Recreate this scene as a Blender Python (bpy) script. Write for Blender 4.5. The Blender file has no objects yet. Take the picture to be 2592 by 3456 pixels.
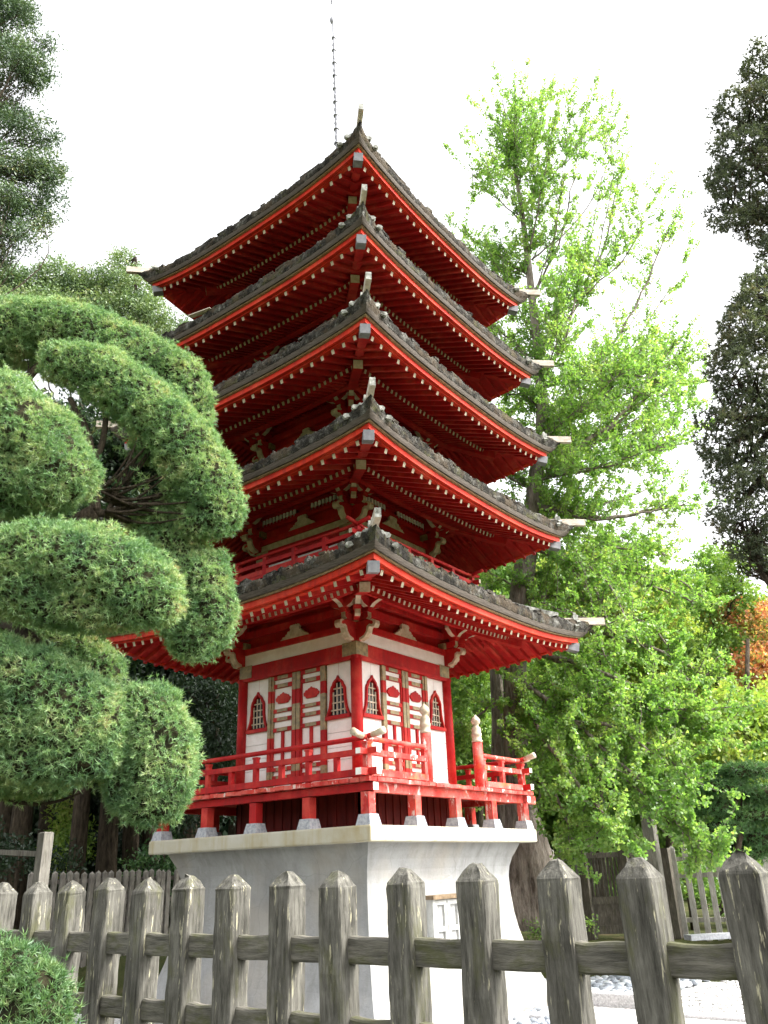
import bpy, math, random
import numpy as np
from mathutils import Vector, Matrix
R_ = math.radians
rng = np.random.default_rng(7)
random.seed(7)
scene = bpy.context.scene
COL = scene.collection

# ------------------------------------------------------------------ camera
CAM = np.array([-11.3119, -9.4591, -0.5628])
YAW, PITCH, ROLL, FPX = 0.6428, 0.4121, -0.0368, 2766.4
cy, sy, cp, sp = math.cos(YAW), math.sin(YAW), math.cos(PITCH), math.sin(PITCH)
FW = np.array([cy*cp, sy*cp, sp]); RT = np.array([sy, -cy, 0.0]); UP = np.cross(RT, FW)
cr, sr = math.cos(ROLL), math.sin(ROLL)
R2 = cr*RT + sr*UP; U2 = -sr*RT + cr*UP
FH = np.array([cy, sy, 0.0]); RH = np.array([sy, -cy, 0.0])
cam = bpy.data.objects.new('camera', bpy.data.cameras.new('camera'))
COL.objects.link(cam)
M = Matrix.Identity(4)
for i in range(3):
    M[i][0] = R2[i]; M[i][1] = U2[i]; M[i][2] = -FW[i]; M[i][3] = CAM[i]
cam.matrix_world = M
cam.data.sensor_fit = 'VERTICAL'; cam.data.sensor_height = 36; cam.data.lens = FPX/3456*36
cam.data.clip_start = 0.05; cam.data.clip_end = 2000
scene.camera = cam

# ------------------------------------------------------------------ light
SUN_EL, SUN_AZ = R_(47), math.atan2(-0.88, 0.48)      # direction towards the sun
w = bpy.data.worlds.new('World'); scene.world = w; w.use_nodes = True
nt = w.node_tree; nt.nodes.clear()
sky = nt.nodes.new('ShaderNodeTexSky'); sky.sky_type = 'NISHITA'; sky.sun_disc = False
sky.sun_elevation = SUN_EL; sky.sun_rotation = math.pi/2 - SUN_AZ
sky.air_density = 1.0; sky.dust_density = 6.0; sky.ozone_density = 1.0
hs = nt.nodes.new('ShaderNodeHueSaturation'); hs.inputs['Saturation'].default_value = 0.10; hs.inputs['Value'].default_value = 2.35
bg = nt.nodes.new('ShaderNodeBackground'); bg.inputs['Strength'].default_value = 0.15
wo = nt.nodes.new('ShaderNodeOutputWorld')
nt.links.new(sky.outputs[0], hs.inputs['Color']); nt.links.new(hs.outputs[0], bg.inputs[0]); nt.links.new(bg.outputs[0], wo.inputs[0])
sun = bpy.data.objects.new('sun', bpy.data.lights.new('sun', 'SUN')); COL.objects.link(sun)
sun.data.energy = 2.0; sun.data.angle = R_(4); sun.data.color = (1.0, 0.95, 0.86)
sd = Vector((math.cos(SUN_EL)*math.cos(SUN_AZ), math.cos(SUN_EL)*math.sin(SUN_AZ), math.sin(SUN_EL)))
sun.rotation_euler = sd.to_track_quat('Z', 'Y').to_euler()
sun.location = (20, -30, 40)
scene.view_settings.view_transform = 'Standard'; scene.view_settings.look = 'None'
scene.view_settings.gamma = 1; scene.view_settings.exposure = 1.05
scene.cycles.max_bounces = 8; scene.cycles.transparent_max_bounces = 8; scene.cycles.diffuse_bounces = 4

DPX = 2592/1659.0
def ray(px, py):
    v = FW*FPX + (px*DPX-1296)*R2 + (1728-py*DPX)*U2
    return v/np.linalg.norm(v)
def at(px, py, D):
    """point of the place seen in direction (px,py) at horizontal distance D in front of the viewpoint"""
    v = ray(px, py); return CAM + v*(D/(v @ FH))
def mpp(P):            # metres per photo unit at P
    return ((P-CAM) @ FW)/FPX*DPX
G0 = -2.6
def smooth(a, b, x):
    t = min(1, max(0, (x-a)/(b-a))); return t*t*(3-2*t)
def ground_z(x, y):
    D = (x-CAM[0])*cy + (y-CAM[1])*sy
    return G0 + 0.62*smooth(17.2, 18.6, D) + 0.5*smooth(24, 60, D)

# ------------------------------------------------------------------ materials
def mat(name, base, rough=0.6, spec=0.3, build=None):
    m = bpy.data.materials.new(name); m.use_nodes = True
    n = m.node_tree; b = n.nodes['Principled BSDF']
    b.inputs['Base Color'].default_value = (*base, 1); b.inputs['Roughness'].default_value = rough
    b.inputs['Specular IOR Level'].default_value = spec
    if build: build(n, b)
    return m
def coord(n, scale=(1,1,1), kind='Object'):
    tc = n.nodes.new('ShaderNodeTexCoord'); mp = n.nodes.new('ShaderNodeMapping')
    oi = n.nodes.new('ShaderNodeObjectInfo')
    mul = n.nodes.new('ShaderNodeMath'); mul.operation = 'MULTIPLY'; mul.inputs[1].default_value = 37.0
    n.links.new(oi.outputs['Random'], mul.inputs[0])
    n.links.new(tc.outputs[kind], mp.inputs['Vector']); mp.inputs['Scale'].default_value = scale
    n.links.new(mul.outputs[0], mp.inputs['Location'])
    return mp.outputs[0]
def noise(n, vec, scale, detail=4, rough=0.6):
    t = n.nodes.new('ShaderNodeTexNoise'); t.inputs['Scale'].default_value = scale
    t.inputs['Detail'].default_value = detail; t.inputs['Roughness'].default_value = rough
    n.links.new(vec, t.inputs['Vector']); return t.outputs['Fac']
def ramp(n, fac, stops):
    r = n.nodes.new('ShaderNodeValToRGB'); e = r.color_ramp.elements
    while len(e) < len(stops): e.new(0.5)
    for el, (p, c) in zip(e, stops):
        el.position = p; el.color = (*c, 1) if len(c) == 3 else c
    n.links.new(fac, r.inputs[0]); return r.outputs[0]
def mix(n, fac, a, b, mode='MIX'):
    m = n.nodes.new('ShaderNodeMix'); m.data_type = 'RGBA'; m.blend_type = mode
    for s, v in ((m.inputs[0], fac), (m.inputs[6], a), (m.inputs[7], b)):
        if hasattr(v, 'is_linked'): n.links.new(v, s)
        elif isinstance(v, tuple): s.default_value = (*v, 1)
        else: s.default_value = v
    return m.outputs[2]
def bump(n, b, h, dist=0.01, strength=0.6):
    bp = n.nodes.new('ShaderNodeBump'); bp.inputs['Distance'].default_value = dist; bp.inputs['Strength'].default_value = strength
    n.links.new(h, bp.inputs['Height']); n.links.new(bp.outputs[0], b.inputs['Normal'])
K = (0,0,0); W1 = (1,1,1)

def red_paint(worn, hue=None):
    hue = hue or [(0.3, (0.33,0.009,0.012)), (0.55, (0.43,0.016,0.016)), (0.75, (0.51,0.032,0.022))]
    def f(n, b):
        v = coord(n)
        a = noise(n, v, 2.2, 5)
        c = ramp(n, a, hue)
        fine = ramp(n, noise(n, v, 26, 6, 0.7), [(0.62, K), (0.72, W1)])
        c = mix(n, mix(n, 0.35, K, fine, 'MIX'), c, (0.62,0.10,0.05))
        gr = ramp(n, noise(n, coord(n, (3,3,.6)), 3.1, 7, .75), [(0.47, K), (0.72, (.72,.72,.72))])
        c = mix(n, gr, c, (0.15,0.020,0.018))
        bl = ramp(n, noise(n, coord(n), 1.1, 6, .7), [(0.50, K), (0.72, (.5,.5,.5))])
        c = mix(n, bl, c, (.60,.11,.075))
        if worn:
            vs = coord(n, (1,1,0.35))
            pk = ramp(n, noise(n, vs, 7, 8, 0.72), [(0.575, K), (0.61, (.8,.8,.8))])
            oc = ramp(n, noise(n, coord(n), 3, 7, 0.7), [(0.56, K), (0.72, (.75,.75,.75))])
            fd = ramp(n, noise(n, coord(n), 5, 7, 0.7), [(0.42, K), (0.66, (.5,.5,.5))])
            c = mix(n, fd, c, (.62,.24,.20))
            c = mix(n, oc, c, (0.68,0.17,0.035)); c = mix(n, pk, c, (0.72,0.62,0.57))
        n.links.new(c, b.inputs['Base Color'])
        bump(n, b, noise(n, v, 40, 5), 0.004, 0.4)
    return f
RED = mat('red_paint', (0.6,0.04,0.02), 0.6, 0.14, red_paint(False))
RED_LIT = mat('lit_red_paint', (0.6,0.05,0.01), 0.6, 0.12, red_paint(False, [(0.3, (0.46,0.020,0.012)), (0.55, (0.57,0.036,0.014)), (0.75, (0.64,0.062,0.020))]))  # brighter, more orange copy of the red; light on the fascia put into colour
REDW = mat('peeling_red_paint', (0.6,0.04,0.02), 0.65, 0.15, red_paint(True, [(0.3, (0.46,0.022,0.020)), (0.55, (0.55,0.038,0.030)), (0.75, (0.62,0.075,0.055))]))
def tint(c1, c2, scale, bscale=30, bd=0.004, stretch=(1,1,1), lo=.35, hi=.65):
    def f(n, b):
        v = coord(n, stretch)
        n.links.new(ramp(n, noise(n, v, scale, 6, .65), [(lo, c1), (hi, c2)]), b.inputs['Base Color'])
        bump(n, b, noise(n, v, bscale, 5), bd, .5)
    return f
WHITE = mat('white_paint', (.78,.76,.71), .55, .3, tint((.74,.72,.67), (.86,.85,.82), 5))
CREAM = mat('cream_paint', (.7,.64,.5), .6, .3, tint((.36,.30,.20), (.58,.52,.40), 9))
BRONZE = mat('verdigris_fitting', (.28,.22,.10), .5, .4, tint((.16,.13,.07), (.36,.29,.14), 12))
GREY = mat('grey_painted_cap', (.30,.30,.31), .55, .3, tint((.15,.15,.165), (.24,.24,.25), 8))
STONE = mat('grey_footing_stone', (.34,.35,.38), .8, .2, tint((.24,.25,.28), (.45,.46,.48), 22, 60, .006))
GLASS = mat('dark_pane', (.02,.024,.03), .12, .5)
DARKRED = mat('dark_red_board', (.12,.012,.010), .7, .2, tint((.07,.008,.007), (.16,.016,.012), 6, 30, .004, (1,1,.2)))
EDGEWOOD = mat('bare_edge_board', (.30,.22,.12), .7, .2, tint((.2,.15,.08), (.36,.27,.15), 14))
LINTEL = mat('brown_lintel_wood', (.16,.11,.07), .7, .2, tint((.1,.07,.04), (.22,.16,.1), 14))
def plinth_f(n, b):
    v = coord(n)
    c = ramp(n, noise(n, v, 1.3, 8, .68), [(.32, (.22,.22,.217)), (.5, (.285,.285,.28)), (.68, (.35,.35,.345))])
    st = ramp(n, noise(n, coord(n, (3.2,3.2,.35)), 1.7, 8, .7), [(.48, K), (.66, (.55,.55,.55))])
    c = mix(n, st, c, (.19,.187,.172))
    pa = ramp(n, noise(n, coord(n), .8, 3), [(.48, K), (.62, (.5,.5,.5))])
    c = mix(n, pa, c, (.36,.325,.275))
    vo = n.nodes.new('ShaderNodeTexVoronoi'); vo.feature = 'DISTANCE_TO_EDGE'; vo.inputs['Scale'].default_value = .9
    wv = n.nodes.new('ShaderNodeMix'); wv.data_type = 'VECTOR'; wv.inputs[0].default_value = .12
    nv = n.nodes.new('ShaderNodeTexNoise'); nv.inputs['Scale'].default_value = 5; n.links.new(v, nv.inputs['Vector'])
    n.links.new(v, wv.inputs[4]); n.links.new(nv.outputs['Color'], wv.inputs[5]); n.links.new(wv.outputs[1], vo.inputs['Vector'])
    c = mix(n, ramp(n, vo.outputs['Distance'], [(.0, (.35,.35,.35)), (.005, K)]), c, (.16,.155,.14))
    # splashed earth at the foot
    sp = n.nodes.new('ShaderNodeSeparateXYZ'); tc = n.nodes.new('ShaderNodeTexCoord'); n.links.new(tc.outputs['Object'], sp.inputs[0])
    ad = n.nodes.new('ShaderNodeMath'); ad.operation = 'MULTIPLY_ADD'; ad.inputs[1].default_value = .55; n.links.new(noise(n, v, 4, 6), ad.inputs[0]); n.links.new(sp.outputs[2], ad.inputs[2])
    c = mix(n, ramp(n, ad.outputs[0], [(.22, (.75,.75,.75)), (.62, K)]), c, (.20,.17,.125))
    n.links.new(c, b.inputs['Base Color']); bump(n, b, noise(n, v, 14, 9, .75), .02, .7)
PLINTH = mat('rendered_plaster', (.6,.6,.58), .85, .15, plinth_f)
def slab_f(n, b):
    v = coord(n)
    c = ramp(n, noise(n, v, 1.3, 6, .6), [(.32, (.36,.31,.20)), (.5, (.43,.405,.325)), (.68, (.48,.465,.41))])
    st = ramp(n, noise(n, coord(n, (3,3,.25)), 2.5, 6), [(.5, K), (.72, (.55,.55,.55))])
    c = mix(n, st, c, (.33,.26,.11))
    n.links.new(c, b.inputs['Base Color']); bump(n, b, noise(n, v, 30, 7), .006, .5)
SLAB = mat('stained_concrete', (.6,.56,.45), .85, .15, slab_f)
def thatch_f(n, b):
    v = coord(n)
    c = ramp(n, noise(n, v, 5.5, 9, .82), [(.36, (.010,.009,.008)), (.49, (.034,.031,.026)), (.58, (.105,.10,.088)), (.69, (.34,.34,.31))])
    moss = ramp(n, noise(n, v, 2.6, 7, .75), [(.54, K), (.62, (.7,.7,.7))])
    c = mix(n, moss, c, (.10,.10,.045))
    br = ramp(n, noise(n, v, 2.1, 5, .7), [(.50, K), (.60, (.6,.6,.6))])
    c = mix(n, br, c, (.10,.075,.05))
    yl = ramp(n, noise(n, coord(n, (1.3,1.1,1.2)), 13, 5, .7), [(.68, K), (.73, W1)])
    c = mix(n, yl, c, (.24,.20,.05))
    n.links.new(c, b.inputs['Base Color']); bump(n, b, noise(n, v, 45, 9, .8), .03, 1.0)
THATCH = mat('mossy_bark_thatch', (.06,.055,.05), .95, .1, thatch_f)
BARKEDGE = mat('layered_bark_edge', (.05,.042,.036), .85, .2, tint((.035,.028,.022), (.115,.095,.075), 6, 8, .01, (1,1,26)))
LICHEN = mat('lichened_ridge_wood', (.4,.4,.36), .85, .2, tint((.07,.07,.055), (.44,.44,.40), 11, 40, .01))
PLANK = mat('bare_ridge_plank', (.5,.42,.34), .75, .2, tint((.36,.30,.24), (.60,.53,.45), 7, 30, .004, (1,1,3)))
METAL = mat('weathered_spire_metal', (.7,.7,.74), .5, .5, tint((.22,.22,.25), (.38,.38,.42), 12))
def wood_f(dark, light, moss, lich):
    def f(n, b):
        v = coord(n, (1,1,.12))
        g = noise(n, v, 55, 6, .7)
        c = ramp(n, g, [(.3, dark), (.7, light)])
        c = mix(n, ramp(n, noise(n, coord(n, (1,1,.5)), 9, 4), [(.4, (.4,.4,.4)), (.65, K)]), c, tuple(x*.45 for x in dark))
        ms = ramp(n, noise(n, coord(n, (1,1,.35)), 12, 6, .7), [(.53, K), (.66, (moss*.75,)*3)])
        c = mix(n, ms, c, (.085,.088,.034))
        fl = ramp(n, noise(n, coord(n, (1,1,.14)), 62, 5, .65), [(.60, K), (.66, (lich,)*3)])
        pt = ramp(n, noise(n, coord(n, (1,1,.5)), 6, 3), [(.36, K), (.56, W1)])
        c = mix(n, mix(n, pt, K, fl), c, (.42,.39,.27))
        n.links.new(c, b.inputs['Base Color']); bump(n, b, g, .008, .9)
    return f
FWOOD = mat('mossy_weathered_timber', (.14,.12,.09), .85, .15, wood_f((.034,.032,.026), (.205,.196,.168), .7, .95))
BWOOD = mat('grey_weathered_timber', (.2,.18,.15), .85, .15, wood_f((.13,.12,.105), (.33,.31,.27), .3, .2))
def bark_f(c1, c2, sc=9):
    def f(n, b):
        v = coord(n, (1,1,.22)); g = noise(n, v, sc, 8, .7)
        n.links.new(ramp(n, g, [(.34, c1), (.66, c2)]), b.inputs['Base Color']); bump(n, b, g, .08, 1)
    return f
GBARK = mat('grey_ginkgo_bark', (.2,.18,.15), .9, .1, bark_f((.07,.055,.043), (.33,.285,.24)))
DBARK = mat('dark_conifer_bark', (.06,.05,.04), .9, .1, bark_f((.02,.016,.012), (.10,.078,.055), 14))
def leafmat(name, stops, trans=.35, clump=1.2, tr_col=None, tuft=False):
    m = bpy.data.materials.new(name); m.use_nodes = True; n = m.node_tree
    n.nodes.clear()
    out = n.nodes.new('ShaderNodeOutputMaterial')
    ge = n.nodes.new('ShaderNodeNewGeometry')
    tc = n.nodes.new('ShaderNodeTexCoord')
    nz = noise(n, tc.outputs['Object'], clump, 4, .6)
    mr = n.nodes.new('ShaderNodeMath'); mr.operation = 'MULTIPLY_ADD'; mr.inputs[1].default_value = .42
    sub = n.nodes.new('ShaderNodeMath'); sub.operation = 'MULTIPLY_ADD'; sub.inputs[1].default_value = 1.5; sub.inputs[2].default_value = -.46
    n.links.new(nz, sub.inputs[0])
    src = ge.outputs['Random Per Island']
    if tuft:                                   # each tuft of needles keeps one tone
        at_ = n.nodes.new('ShaderNodeAttribute'); at_.attribute_name = 'tuft'
        tm = n.nodes.new('ShaderNodeMath'); tm.operation = 'MULTIPLY'; tm.inputs[1].default_value = .35; n.links.new(src, tm.inputs[0])
        ta = n.nodes.new('ShaderNodeMath'); ta.operation = 'MULTIPLY_ADD'; ta.inputs[1].default_value = .65; n.links.new(at_.outputs['Fac'], ta.inputs[0]); n.links.new(tm.outputs[0], ta.inputs[2])
        src = ta.outputs[0]; mr.inputs[1].default_value = .55; sub.inputs[1].default_value = 1.5; sub.inputs[2].default_value = -.53
    n.links.new(src, mr.inputs[0]); n.links.new(sub.outputs[0], mr.inputs[2])
    c = ramp(n, mr.outputs[0], stops)
    d = n.nodes.new('ShaderNodeBsdfDiffuse'); t = n.nodes.new('ShaderNodeBsdfTranslucent'); g = n.nodes.new('ShaderNodeBsdfGlossy')
    g.inputs['Roughness'].default_value = .45
    n.links.new(c, d.inputs[0])
    n.links.new(mix(n, 1.0, c, tr_col or (1.25,1.3,.7), 'MULTIPLY'), t.inputs[0])
    s1 = n.nodes.new('ShaderNodeMixShader'); s1.inputs[0].default_value = trans
    s2 = n.nodes.new('ShaderNodeMixShader'); s2.inputs[0].default_value = .04
    n.links.new(d.outputs[0], s1.inputs[1]); n.links.new(t.outputs[0], s1.inputs[2])
    n.links.new(s1.outputs[0], s2.inputs[1]); n.links.new(g.outputs[0], s2.inputs[2]); n.links.new(s2.outputs[0], out.inputs[0])
    return m
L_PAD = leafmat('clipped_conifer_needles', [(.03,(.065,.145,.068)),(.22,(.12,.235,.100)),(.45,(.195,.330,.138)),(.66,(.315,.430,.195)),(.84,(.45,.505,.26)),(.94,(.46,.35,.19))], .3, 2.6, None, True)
L_SHRUB = leafmat('shaded_shrub_needles', [(.03,(.035,.085,.035)),(.3,(.075,.16,.06)),(.6,(.13,.23,.085)),(.85,(.21,.28,.11)),(.95,(.26,.20,.10))], .3, 3.5, None, True)  # darker copy of the pad needles; the shrub's shade is in the colour
L_PADCORE = mat('shaded_twig_core', (.030,.028,.016), .95, .05, tint((.012,.013,.008), (.045,.040,.022), 16, 30, .03))  # dark twig brown for a solid core; shade inside the pads painted in
L_GINK = leafmat('ginkgo_leaves', [(.05,(.105,.225,.05)),(.4,(.185,.335,.080)),(.7,(.285,.42,.115)),(.95,(.42,.50,.17))], .6, 1.1)
L_CON = leafmat('conifer_sprays', [(.05,(.065,.12,.055)),(.4,(.13,.20,.085)),(.7,(.21,.28,.11)),(.95,(.33,.32,.16))], .25, .9)
L_CONT = leafmat('grey_green_cypress_sprays', [(.05,(.035,.065,.04)),(.4,(.07,.115,.06)),(.7,(.115,.17,.075)),(.95,(.26,.22,.11))], .2, .9)
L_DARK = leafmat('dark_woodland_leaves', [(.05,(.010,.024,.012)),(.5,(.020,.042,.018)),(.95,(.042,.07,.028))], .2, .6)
L_BACKLIT = leafmat('backlit_brown_green_needles', [(.05,(.050,.060,.042)),(.45,(.088,.115,.068)),(.78,(.140,.145,.09)),(.97,(.24,.14,.10))], .35, 1.6)  # needles toned dark so the backlit look sits in the colour
L_MAPLE = leafmat('turning_maple_leaves', [(.05,(.15,.27,.05)),(.45,(.26,.38,.075)),(.75,(.42,.44,.12)),(.97,(.56,.38,.17))], .5, .55)
L_ORANGE = leafmat('orange_maple_leaves', [(.05,(.20,.34,.08)),(.38,(.36,.36,.12)),(.60,(.58,.25,.13)),(.95,(.55,.13,.10))], .5, .55)
L_GREEN = leafmat('bright_shrub_leaves', [(.05,(.08,.17,.04)),(.5,(.17,.30,.065)),(.95,(.34,.44,.10))], .4, .7)
L_LAYER = leafmat('deep_green_pine_needles', [(.05,(.03,.09,.035)),(.5,(.075,.17,.055)),(.95,(.16,.26,.09))], .25, 1.2)

# ------------------------------------------------------------------ mesh helpers
class MB:
    def __init__(s): s.v = []; s.f = []; s.m = []
    def face(s, pts, m=0):
        i = len(s.v); s.v.extend([tuple(p) for p in pts]); s.f.append(list(range(i, i+len(pts)))); s.m.append(m)
    def hexa(s, c, m=0, ms=None):
        """8 corners: bottom ring 0-3, top ring 4-7"""
        i = len(s.v); s.v.extend([tuple(p) for p in c])
        fs = [(3,2,1,0),(4,5,6,7),(0,1,5,4),(1,2,6,5),(2,3,7,6),(3,0,4,7)]
        for k, q in enumerate(fs): s.f.append([i+a for a in q]); s.m.append(ms[k] if ms else m)
    def box(s, x0, x1, y0, y1, z0, z1, m=0, ms=None):
        s.hexa([(x0,y0,z0),(x1,y0,z0),(x1,y1,z0),(x0,y1,z0),(x0,y0,z1),(x1,y0,z1),(x1,y1,z1),(x0,y1,z1)], m, ms)
    def frustum(s, x, y, z0, z1, a, b, m=0, rot=0.0):
        c = []
        for z, r in ((z0,a),(z1,b)):
            for q in ((-1,-1),(1,-1),(1,1),(-1,1)):
                X, Y = q[0]*r, q[1]*r
                c.append((x+X*math.cos(rot)-Y*math.sin(rot), y+X*math.sin(rot)+Y*math.cos(rot), z))
        s.hexa(c, m)
    def beam(s, a, b, wd, ht, m=0, m_end=None, m_end0=None):
        """box section swept from a to b; section width horizontal, height in the vertical plane of the axis"""
        a = Vector(a); b = Vector(b); d = (b-a).normalized()
        side = d.cross(Vector((0,0,1)));
        if side.length < 1e-5: side = Vector((1,0,0))
        side.normalize(); up = side.cross(d)
        c = []
        for p in (a, b):
            for q in ((-1,-1),(1,-1),(1,1),(-1,1)): c.append(p + side*(q[0]*wd/2) + up*(q[1]*ht/2))
        i = len(s.v); s.v.extend([tuple(p) for p in c])
        fs = [(0,1,2,3),(7,6,5,4),(0,4,5,1),(1,5,6,2),(2,6,7,3),(3,7,4,0)]
        mm = [m if m_end0 is None else m_end0, m if m_end is None else m_end, m, m, m, m]
        for q, k in zip(fs, mm): s.f.append([i+e for e in q]); s.m.append(k)
    def sweep(s, pts, wd, ht, m=0, m_end=None):
        for a, b in zip(pts[:-1], pts[1:]):
            s.beam(a, b, wd, ht, m, m_end)
    def prism(s, poly, org, ux, uz, th, m=0, edge_m=None):
        """polygon in the plane (ux,uz) at org, extruded +-th/2 along its normal"""
        org = np.array(org, float); ux = np.array(ux, float); uz = np.array(uz, float)
        nrm = np.cross(ux, uz); nrm = nrm/np.linalg.norm(nrm)
        A = [org + ux*u + uz*z - nrm*th/2 for u, z in poly]; B = [org + ux*u + uz*z + nrm*th/2 for u, z in poly]
        i = len(s.v); n = len(poly); s.v.extend([tuple(p) for p in A+B])
        s.f.append([i+k for k in range(n)][::-1]); s.m.append(m)
        s.f.append([i+n+k for k in range(n)]); s.m.append(m)
        for k in range(n):
            k2 = (k+1) % n
            s.f.append([i+k, i+k2, i+n+k2, i+n+k]); s.m.append(edge_m.get(k, m) if edge_m else m)
    def tube(s, pts, rad, m=0, seg=8, caps=True):
        pts = [np.array(p, float) for p in pts]; rings = []
        u = None
        for k, p in enumerate(pts):
            d = pts[min(k+1, len(pts)-1)] - pts[max(k-1, 0)]; d = d/(np.linalg.norm(d)+1e-9)
            if u is None:
                u = np.cross(d, (0,0,1.0)) if abs(d[2]) < .9 else np.cross(d, (1.0,0,0))
            u = u - d*(u @ d); u = u/(np.linalg.norm(u)+1e-9); v = np.cross(d, u)
            r = rad[k] if hasattr(rad, '__len__') else rad
            i = len(s.v); rings.append(i)
            for q in range(seg):
                a = 2*math.pi*q/seg; s.v.append(tuple(p + r*(math.cos(a)*u + math.sin(a)*v)))
        for a, b in zip(rings[:-1], rings[1:]):
            for q in range(seg):
                q2 = (q+1) % seg; s.f.append([a+q, a+q2, b+q2, b+q]); s.m.append(m)
        if caps:
            s.f.append([rings[0]+q for q in range(seg)][::-1]); s.m.append(m)
            s.f.append([rings[-1]+q for q in range(seg)]); s.m.append(m)
    def lathe(s, x, y, prof, m=0, seg=14, mz=None):
        rings = []
        for r, z in prof:
            i = len(s.v); rings.append(i)
            for q in range(seg):
                a = 2*math.pi*q/seg; s.v.append((x+r*math.cos(a), y+r*math.sin(a), z))
        for k, (a, b) in enumerate(zip(rings[:-1], rings[1:])):
            for q in range(seg):
                q2 = (q+1) % seg; s.f.append([a+q, a+q2, b+q2, b+q]); s.m.append(mz[k] if mz else m)
        s.f.append([rings[-1]+q for q in range(seg)]); s.m.append(mz[-1] if mz else m)
        s.f.append([rings[0]+q for q in range(seg)][::-1]); s.m.append(mz[0] if mz else m)
    def mesh(s, name, mats, off=(0,0,0), smooth=False):
        me = bpy.data.meshes.new(name)
        v = np.array(s.v, float) - np.array(off, float)
        me.from_pydata(v.tolist(), [], s.f)
        for m in (mats if isinstance(mats, (list, tuple)) else [mats]): me.materials.append(m)
        me.polygons.foreach_set('material_index', s.m)
        if smooth: me.polygons.foreach_set('use_smooth', [True]*len(s.f))
        me.update(); return me
    def build(s, name, mats, parent=None, smooth=False, label=None, off=None):
        if off is None: off = base_of(parent)
        o = bpy.data.objects.new(name, s.mesh(name, mats, off, smooth)); COL.objects.link(o)
        if parent: o.parent = parent
        if label: o['label'] = label
        return o
def base_of(p):
    v = Vector((0,0,0))
    while p: v = v + Vector(p.location); p = p.parent
    return v
def empty(name, label, cat, loc=(0,0,0), group=None):
    o = bpy.data.objects.new(name, None); COL.objects.link(o); o.location = loc
    o.empty_display_size = .2
    return tag(o, label, cat, group)
def tag(o, label, cat=None, group=None, kind=None):
    if label: o['label'] = label
    if cat: o['category'] = cat
    if group: o['group'] = group
    if kind: o['kind'] = kind
    return o
def dup(o, parent, rz=0.0, loc=None, name=None):
    c = o.copy(); COL.objects.link(c); c.parent = parent
    if rz: c.rotation_euler[2] += rz
    if loc is not None: c.location = loc
    return c
def npmesh(name, V, F, m, parent=None, sm=False):
    """V (n,3), F (k,3|4) numpy"""
    me = bpy.data.meshes.new(name); V = np.asarray(V, np.float32) - np.array(base_of(parent), np.float32)
    k, c = F.shape
    me.vertices.add(len(V)); me.vertices.foreach_set('co', V.ravel())
    me.loops.add(k*c); me.loops.foreach_set('vertex_index', F.ravel().astype(np.int32))
    me.polygons.add(k); me.polygons.foreach_set('loop_start', np.arange(0, k*c, c, dtype=np.int32))
    me.polygons.foreach_set('loop_total', np.full(k, c, np.int32))
    me.materials.append(m); me.update(); me.validate()
    o = bpy.data.objects.new(name, me); COL.objects.link(o)
    if parent: o.parent = parent
    return o

# ------------------------------------------------------------------ PAGODA
S4 = [(1,0,0,1),(0,-1,1,0),(-1,0,0,-1),(0,1,-1,0)]     # rotations by 0,90,180,270 degrees
def S(side, t, r, z):
    a, b, c, d = S4[side]; x, y = t, -r
    return (a*x+b*y, c*x+d*y, z)
HALF = 2.3
pag = empty('pagoda', 'five storey red wooden pagoda with mossy thatched roofs on a white stone base', 'pagoda', (0,0,G0))

# --- plinth with its hollow flared sides
mb = MB()
prof = [(2.075,-.204),(2.03,-.30),(1.965,-.42),(1.92,-.56),(1.90,-.72),(1.905,-.95),(1.93,-1.25),(1.97,-1.5),(2.03,-1.75),(2.11,-2.0),(2.22,-2.25),(2.34,-2.45),(2.42,-2.7)]
N = 14
for sd_ in range(4):
    for (r0,z0),(r1,z1) in zip(prof[:-1], prof[1:]):
        for k in range(N):
            a, b = -1+2*k/N, -1+2*(k+1)/N
            mb.face([S(sd_, a*r1, r1, z1), S(sd_, b*r1, r1, z1), S(sd_, b*r0, r0, z0), S(sd_, a*r0, r0, z0)])
base = mb.build('stone_base', PLINTH, pag)
mb = MB(); mb.box(-HALF,HALF,-HALF,HALF,-.206,0)
sl = mb.build('base_slab', SLAB, pag)
bv = sl.modifiers.new('edge', 'BEVEL'); bv.width = .025; bv.segments = 2
# plinth door on the sunny side
DOORW = mat('door_white_paint', (.48,.48,.46), .6, .2, tint((.38,.38,.36), (.52,.52,.50), 6))
DOORF = mat('shaded_door_field', (.30,.30,.29), .7, .2, tint((.24,.24,.23), (.34,.34,.33), 6))  # greyer than the frame: shade of the sunk panels put into the paint
mb = MB()
dx0, dx1, dt, db = -.56, .12, -.97, -2.5
yd = -2.06
mb.box(dx0-.05, dx0, yd, -1.85, db, dt); mb.box(dx1, dx1+.05, yd, -1.85, db, dt)
dr = mb.build('base_door', [DOORW], pag)
mb = MB(); mb.box(dx0-.10, dx1+.10, yd-.05, -1.85, dt, dt+.055); mb.build('lintel', LINTEL, dr)
mb = MB()
mb.box(dx0, dx1, yd+.055, -1.85, db, dt, 1)
xm = (dx0+dx1)/2
for a, b in ((dx0+.004, xm-.006), (xm+.006, dx1-.004)):
    mb.box(a, a+.06, yd+.012, yd+.055, db, dt-.01); mb.box(b-.06, b, yd+.02, yd+.055, db, dt-.01)
    for z in (dt-.075, dt-.42, dt-.8, dt-1.2): mb.box(a+.06, b-.06, yd+.02, yd+.055, z, z+.06)
mb.build('door_panel', [DOORW, DOORF], dr)

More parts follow.
